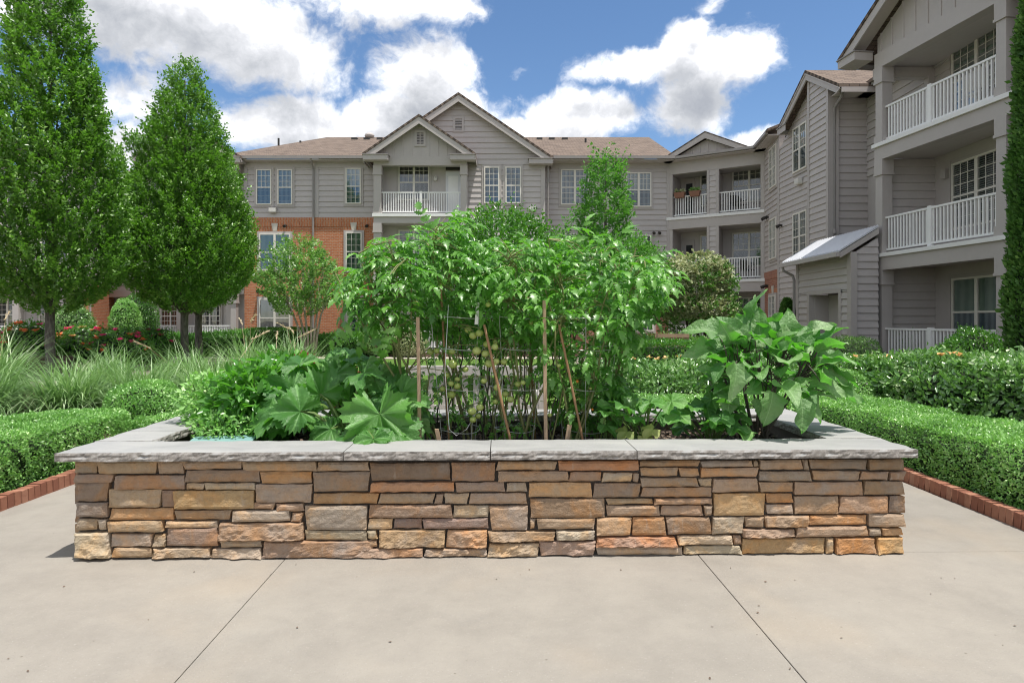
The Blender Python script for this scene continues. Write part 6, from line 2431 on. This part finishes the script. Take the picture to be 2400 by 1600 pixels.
for i, (bx, by) in enumerate(bases):
    tops = []
    for k in range(3):
        tx = bx * 1.25 + prng.uniform(-.28, .28) + (-.35 if i == 0 else 0)
        ty = by + prng.uniform(-.25, .25)
        tz = prng.uniform(1.55, 1.95)
        b = Vector((bx + prng.uniform(-.06, .06), by + prng.uniform(-.05, .05), .48))
        pts = [b]
        for s in (.2, .4, .6, .8, 1.0):
            pts.append(b.lerp(Vector((tx, ty, tz)), s) + Vector((prng.uniform(-.04, .04), prng.uniform(-.04, .04), prng.uniform(-.01, .03))))
        stalk(toms[i], pts, .011, .005, L_TOMSTEM, 'stem', 6)
        tops.append(pts)
    stem_top.append(tops)
nleaf = 0
cnt = [0] * 9
while nleaf < 1850:
    x = prng.uniform(795, 1530)
    yt = np.interp(x, [a for a, _ in TOPS], [b for _, b in TOPS])
    yb = np.interp(x, [a for a, _ in BOTS], [b for _, b in BOTS])
    if prng.random() > (yb - yt) / 400 + .18:
        continue
    yt += 16 * math.sin(x * .071) + 11 * math.sin(x * .19 + 1) + prng.uniform(-10, 14)
    f = prng.random() ** (1.15 if x < 1235 else .95)
    y = yt + (yb - yt) * f
    if 945 < x < 1215 and y > 785:
        continue
    mid = 1 - abs(f - .45) * 1.2
    d = 4.52 + prng.uniform(-.5, .5) * max(.35, mid)
    p = at(x, y, d)
    i = min((k for k in range(9) if cnt[k] < 285), key=lambda k: abs(bases[k][0] * 1.3 - p.x) + prng.uniform(0, .12))
    base = min((q for st in stem_top[i] for q in st[1:]), key=lambda q: (q - p).length)
    out = p - base
    if out.length < .05:
        out = Vector((prng.uniform(-1, 1), prng.uniform(-1, 1), 0))
    out.z *= .4
    t = out.normalized() + Vector((prng.uniform(-.5, .5), prng.uniform(-.6, .3), prng.uniform(-.35, .4)))
    s = prng.uniform(.085, .215)
    n_ = Vector((prng.uniform(-.35, .35), prng.uniform(-.5, .15), 1))
    q = p - t.normalized() * s * .4
    inst('leaf', TOM[int(prng.integers(9))], toms[i], leafM(q, t, n_, s))
    if .15 < (p - base).length < .38 and prng.random() < .3:
        pet(toms[i], base, q, L_TOMSTEM, .005, .003, .08, 'side_shoot')
    nleaf += 1
    cnt[i] += 1
# shoots reaching out of the mass
for (x, y, d, tx, tz, i) in ((805, 690, 4.4, -1, -.5, 0), (790, 745, 4.35, -.8, -.9, 0), (825, 640, 4.4, -1, .1, 0), (845, 760, 4.3, -.6, -.9, 0), (950, 552, 4.5, -1, .25, 1), (935, 560, 4.5, -1, -.2, 1),
                            (985, 520, 4.5, -.4, .9, 2), (1015, 515, 4.5, .5, .9, 2), (1050, 518, 4.55, .9, .4, 2), (1515, 615, 4.4, 1, .2, 5), (1490, 640, 4.3, 1, -.3, 5), (1500, 585, 4.5, 1, .5, 5),
                            (880, 790, 4.2, -.3, -1, 0), (905, 760, 4.15, -.2, -1, 0), (1470, 740, 4.2, .7, -.8, 5), (1450, 800, 4.2, .5, -.9, 5), (1320, 545, 4.5, .1, 1, 4), (1400, 552, 4.5, .4, .9, 5)):
    p = at(x, y, d)
    inst('leaf', TOM[int(prng.integers(9))], toms[i], leafM(p - Vector((tx, 0, tz)).normalized() * .1, (tx, -.15, tz), (-tz * .5, -.5, 1), .26))
    base = min((q for st in stem_top[i] for q in st[1:]), key=lambda q: (q - p).length)
    pet(toms[i], base, p - Vector((tx, 0, tz)).normalized() * .1, L_TOMSTEM, .006, .003, .12, 'side_shoot')
# thin lower leaves among the bare stems
for _ in range(190):
    x = prng.uniform(955, 1235)
    y = prng.uniform(760, 985)
    p = at(x, y, prng.uniform(4.3, 4.75))
    i = min(range(9), key=lambda k: abs(bases[k][0] - p.x))
    inst('leaf', TOM[int(prng.integers(9))], toms[i], leafM(p, (prng.uniform(-1, 1), prng.uniform(-.6, .3), prng.uniform(-1, .1)), (prng.uniform(-.4, .4), -.5, .8), prng.uniform(.05, .13)))
# extra lower stems
for _ in range(30):
    x = prng.uniform(-.6, .35)
    b = Vector((x, prng.uniform(4.35, 4.75), .48))
    e = b + Vector((prng.uniform(-.25, .25), prng.uniform(-.1, .1), prng.uniform(.6, 1.0)))
    i = min(range(9), key=lambda k: abs(bases[k][0] - x))
    stalk(toms[i], [b, b.lerp(e, .35) + Vector((prng.uniform(-.05, .05), 0, 0)), b.lerp(e, .7) + Vector((prng.uniform(-.05, .05), 0, 0)), e], prng.uniform(.005, .009), .004, L_TOMSTEM if prng.random() < .6 else L_STEMP)
# fruit
FR = MB().sphere((0, 0, 0), 1.0, 14, 9, .9).data('tomato', M_FRUIT, True)
FRO = MB().sphere((0, 0, 0), 1.0, 12, 8, 1.0).data('tomato', M_CHERRY, True)
CAL = MB()
for k in range(5):
    a = k * 1.2566
    CAL.v += [(0, 0, .92), (.16 * math.cos(a - .5), .16 * math.sin(a - .5), .94), (.55 * math.cos(a), .55 * math.sin(a), .86), (.16 * math.cos(a + .5), .16 * math.sin(a + .5), .94)]
    CAL.f.append((k * 4, k * 4 + 1, k * 4 + 2, k * 4 + 3))
CAL.tube([(0, 0, .9), (.02, 0, 1.25), (.1, 0, 1.5)], .06, 5)
CALD = CAL.data('calyx', L_TOMSTEM)
for (zx, zy, r, c) in [(705, 325, 40, 0), (755, 385, 42, 0), (822, 360, 42, 0), (795, 545, 48, 0), (885, 575, 42, 0), (900, 475, 40, 0), (985, 505, 38, 0), (990, 450, 28, 0), (925, 680, 46, 0), (1000, 655, 35, 0),
                       (1080, 660, 38, 0), (545, 685, 50, 0), (310, 555, 38, 0), (375, 545, 32, 0), (535, 555, 38, 0), (530, 1005, 44, 0), (590, 915, 36, 0), (525, 890, 32, 0), (590, 845, 30, 0), (435, 945, 32, 0),
                       (160, 955, 32, 0), (745, 1180, 46, 0), (828, 1140, 42, 0), (808, 1230, 34, 0), (755, 1270, 36, 0), (1010, 930, 40, 0), (1095, 1000, 36, 0), (1150, 1055, 38, 0), (1225, 895, 32, 0), (990, 1080, 30, 0),
                       (915, 60, 30, 0), (150, 45, 28, 0), (1365, 255, 25, 0), (1740, 200, 20, 0), (1655, 700, 22, 0), (1560, 1220, 24, 0), (480, 800, 30, 0), (680, 740, 30, 0), (870, 860, 34, 0), (1280, 880, 28, 0),
                       (1850, 865, 18, 1), (1795, 935, 16, 1), (2010, 1160, 13, 1), (1870, 1050, 15, 0), (1990, 940, 15, 0)]:
    d = 4.24 + prng.uniform(-.06, .10)
    p = at((940 + zx / 4.48) * .98, (700 + zy / 4.48) * .98, d)
    rr = r / 4.48 * .98 / F0 * d
    i = min(range(9), key=lambda k: abs(bases[k][0] - p.x))
    if c:
        i = 5
    M = Matrix.Translation(p) @ Matrix.Rotation(prng.uniform(-.4, .4), 4, 'X') @ Matrix.Rotation(prng.uniform(0, 6), 4, 'Z') @ Matrix.Scale(rr, 4)
    o = inst('tomato', FRO if c else FR, toms[i], M)
    inst('calyx', CALD, o, M)
    q = min((q for st in stem_top[i] for q in st[1:]), key=lambda q: (q - p).length)
    stalk(toms[i], [q, q.lerp(p, .5) + Vector((0, 0, .03)), p + Vector((0, 0, rr * 1.3))], .004, .003, L_TOMSTEM, 'fruit_stalk')


# stakes, canes and wire cages
def stake(label, x0, y0, x1, y1, d, w, mat, name='wooden_stake', cat='stake', round_=False):
    a, b = at(x0, y0, d), at(x1, y1, d)
    b.z = min(b.z, .48)
    if round_:
        n = 9
        pts = [b.lerp(a, i / n) for i in range(n + 1)]
        o = MB().tube(pts, [w * (1.0 if i % 2 else 1.12) for i in range(n + 1)], 7).build(name, mat, None, None, True)
    else:
        t = (a - b)
        m = MB()
        m.hexa([b + Vector((-w, -w, 0)), b + Vector((w, -w, 0)), b + Vector((w, w, 0)), b + Vector((-w, w, 0)),
                a + Vector((-w, -w, 0)), a + Vector((w, -w, 0)), a + Vector((w, w, 0)), a + Vector((-w, w, 0))])
        o = m.build(name, mat)
    return tag(o, label, cat, 'plant supports in the planter')


stake('square wooden stake left of the tomato fruit', 960, 728, 965, 1012, 4.18, .011, M_STAKE)
stake('square wooden stake right of the tomato fruit, the tallest', 1250, 690, 1254, 1012, 4.16, .0115, M_STAKE)
stake('short wooden peg leaning in the soil left of centre', 1003, 985, 1018, 1010, 4.14, .012, M_STAKE)
stake('short wooden peg in the soil between the two right canes', 1308, 975, 1295, 1010, 4.14, .014, M_STAKE)
stake('bamboo cane standing upright among the left stems', 1012, 640, 1032, 1000, 4.4, .007, M_BAMBOO, 'bamboo_cane', 'cane', True)
stake('bamboo cane leaning across the green fruit clusters', 1112, 745, 1182, 1008, 4.15, .0085, M_BAMBOO, 'bamboo_cane', 'cane', True)
stake('bamboo cane leaning through the cherry tomato on the right', 1284, 745, 1347, 1008, 4.17, .008, M_BAMBOO, 'bamboo_cane', 'cane', True)
stake('bamboo cane standing behind the centre stems', 1210, 640, 1230, 1000, 4.65, .008, M_BAMBOO, 'bamboo_cane', 'cane', True)
stake('dark bamboo cane behind the middle tomato plant', 1100, 790, 1118, 1000, 4.75, .010, M_BARKD, 'bamboo_cane', 'cane', True)


def cage(label, x, y, r, seed):
    t = thing('tomato_cage', label, 'cage', (x, y, .5), 0, 'plant supports in the planter')
    for k, (z, f) in enumerate(((.62, .62), (.92, .78), (1.2, .9), (1.42, 1.0))):
        pts = [(x + r * f * math.cos(a), y + r * f * math.sin(a), z + .01 * math.sin(a * 2 + seed)) for a in np.linspace(0, 2 * math.pi, 25)]
        MB().tube(pts, .0026, 4, False).build('wire_ring', M_WIRE, t)
    for k in range(4):
        a = k * 1.571 + .5 + seed
        MB().tube([(x + r * .55 * math.cos(a), y + r * .55 * math.sin(a), .42), (x + r * math.cos(a), y + r * math.sin(a), 1.46)], .0026, 4, False).build('wire_leg', M_WIRE, t)
    return t


cage('wire tomato cage round the left tomato stems', -.38, 4.48, .24, .2)
cage('wire tomato cage round the middle tomato stems', .02, 4.52, .24, .6)
cage('wire tomato cage round the right tomato stems', .52, 4.5, .25, 1.0)
hs = MB().tube([at(1030, 700, 4.2), at(1022, 850, 4.18), at(1032, 985, 4.16), at(1048, 1000, 4.16), at(1072, 985, 4.18), at(1092, 950, 4.25), at(1098, 880, 4.4)], .0019, 5).build('white_cord', M_WHITE, None, None, True)
tag(hs, 'white cord looping down beside the left bamboo cane', 'cord')
for k, (x, y, w) in enumerate(((1072, 1004, .03), (1205, 1000, .04), (1345, 1006, .035))):
    p = at(x, y, 4.12)
    o = MB().box(-w, w, -.008, .008, -.012, .012).build('plant_tag', M_ORANGE, None, Matrix.Translation((p.x, p.y, .535)) @ Matrix.Rotation(.3 * k - .3, 4, 'Z') @ Matrix.Rotation(-.5, 4, 'X'))
    tag(o, ('orange plant tag lying near the left cane', 'orange plant tag at the foot of the leaning cane', 'orange plant tag right of the tall wooden stake')[k], 'tag', 'orange plant tags')
for k, (x0, y0, x1, y1) in enumerate(((1096, 705, 1096, 800),)):
    tag(MB().hexa([at(1090, 745, 4.2), at(1098, 745, 4.2), at(1098, 745, 4.21), at(1090, 745, 4.21), at(1094, 695, 4.2), at(1101, 695, 4.2), at(1101, 695, 4.21), at(1094, 695, 4.21)]).build('tie_ribbon', M_WHITE), 'white ribbon tie hanging above the fruit cluster', 'tie')


# ------------------------------------------------------------------ benches and small things
def bench(label, x0, x1, y, zt, mat, group=None, face=1, slats=11):
    t = thing('garden_bench', label, 'bench', ((x0 + x1) / 2, y, 0), 0, group)
    w = .07
    for x in (x0, x1 - w):
        MB().box(x, x + w, y, y + .06, 0, zt - .03).build('leg', mat, t)
        MB().box(x, x + w, y + .48, y + .54, 0, .62).build('leg', mat, t)
        MB().box(x - .005, x + w + .005, y + .065, y + .58, .62, .66).build('armrest', mat, t)
    MB().box(x0 - .01, x1 + .01, y - .012, y + .05, zt - .09, zt).build('top_rail', mat, t)
    MB().box(x0 + w, x1 - w, y + .005, y + .05, .50, .57).build('bottom_rail', mat, t)
    for i in range(slats):
        x = x0 + w + (x1 - x0 - 2 * w) * (i + .5) / slats
        MB().box(x - .028, x + .028, y + .012, y + .034, .572, zt - .092).build('back_slat', mat, t)
    for i in range(5):
        MB().box(x0 + w, x1 - w, y + .07 + i * .092, y + .15 + i * .092, .42, .445).build('seat_slat', mat, t)
    return t


bench('weathered grey slatted bench seen through the tomato stems behind the planter', -1.03, .33, 6.1, .955, M_WOODGREY)
bench('pale wooden bench far off beside the flowering tree', UX(1505, 17.2), UX(1582, 17.2), 17.2, 1.02, M_STAKE, slats=9)

# things on the balconies
for k, (u, lb) in enumerate(((.55, 'terracotta window box on the upper corner balcony rail, left one'), (1.25, 'terracotta window box on the upper corner balcony rail, right one'))):
    M = fE.M @ Matrix.Translation((u, -.02, 7.08))
    o = thing('window_box', lb, 'planter box', M.translation, 0, 'window boxes')
    MB().hexa([(-.2, -.1, 0), (.2, -.1, 0), (.2, .1, 0), (-.2, .1, 0), (-.26, -.13, .24), (.26, -.13, .24), (.26, .13, .24), (-.26, .13, .24)]).build('box', M_TERRA, o, M)
    rngk = np.random.default_rng(300 + k)
    P = np.array([M @ Vector(v) for v in np.stack([rngk.uniform(-.22, .22, 120), rngk.uniform(-.1, .1, 120), rngk.uniform(.24, .36, 120)], 1)])
    leaf_cloud('plants', P, rngk.normal(size=(120, 3)) + np.array([0, 0, 1]), rngk.normal(size=(120, 3)), .1, LEAF, L_PALE if k == 0 else L_CRAPE, o)
wr = thing('wall_wreath', 'pale ring wreath hung on the second floor balcony wall', 'wreath', (UX(895, 28.9), 28.9, ZY(571, 28.9)))
c = (UX(895, 28.9), 28.92, ZY(571, 28.9))
MB().tube([(c[0] + .17 * math.cos(a), c[1], c[2] + .17 * math.sin(a)) for a in np.linspace(0, 6.283, 17)], .06, 6, False).build('ring', M_CREAM, wr, None, True)
for k in range(6):
    a = k * 1.047
    MB().sphere((c[0] + .17 * math.cos(a), c[1] - .05, c[2] + .17 * math.sin(a)), .075, 7, 5).build('rosette', M_CREAM, wr)


def patio_chair(label, x, y, z, rot, mat, group='balcony chairs'):
    t = thing('patio_chair', label, 'chair', (x, y, z), rot, group)
    M = Matrix.Translation((x, y, z)) @ Matrix.Rotation(rot, 4, 'Z')
    for (a, b) in ((-.24, -.22), (.24, -.22), (-.24, .24), (.24, .24)):
        MB().tube([(a, b, 0), (a, b, .44 if b < 0 else .92)], .014, 6).build('leg', mat, t, M)
    MB().box(-.25, .25, -.24, .25, .42, .455).build('seat', mat, t, M)
    MB().box(-.24, .24, .235, .262, .5, .92).build('backrest', mat, t, M)
    for s in (-.26, .26):
        MB().box(s - .02, s + .02, -.22, .24, .64, .665).build('armrest', mat, t, M)
    return t


patio_chair('grey metal chair on the ground floor terrace at the right', 10.95, 16.2, .2, 2.2, M_GUTTER)
patio_chair('dark chair on the upper right corner balcony', frame_pt(fE, 3.0, .8, 0).x, frame_pt(fE, 3.0, .8, 0).y, 6.2, 0.4, M_DARK)
patio_chair('dark chair on the middle right corner balcony', frame_pt(fE, 3.4, .8, 0).x, frame_pt(fE, 3.4, .8, 0).y, 3.22, 0.4, M_DARK)
patio_chair('pale chair on the top floor balcony at the right', 11.0, 14.6, 6.24, 1.8, M_LAMP)
pf = thing('potted_flowers', 'pot of white flowers on the ground floor terrace at the right', 'potted plant', (10.75, 16.9, .2))
lathe([(.12, .2), (.17, .5), (.18, .52)], 10.75, 16.9, 12).build('pot', M_TERRA, pf)
P = np.stack([10.75 + RNG.normal(0, .13, 150), 16.9 + RNG.normal(0, .13, 150), .6 + np.abs(RNG.normal(0, .18, 150))], 1)
leaf_cloud('leaves', P, RNG.normal(size=(150, 3)), RNG.normal(size=(150, 3)), .09, LEAF, L_HOLLY, pf)
bloom_part(pf, [(10.65, 16.8, 1.06), (10.78, 16.75, 1.1), (10.88, 16.8, 1.04)], L_FLOWW, .09, 9, 9)
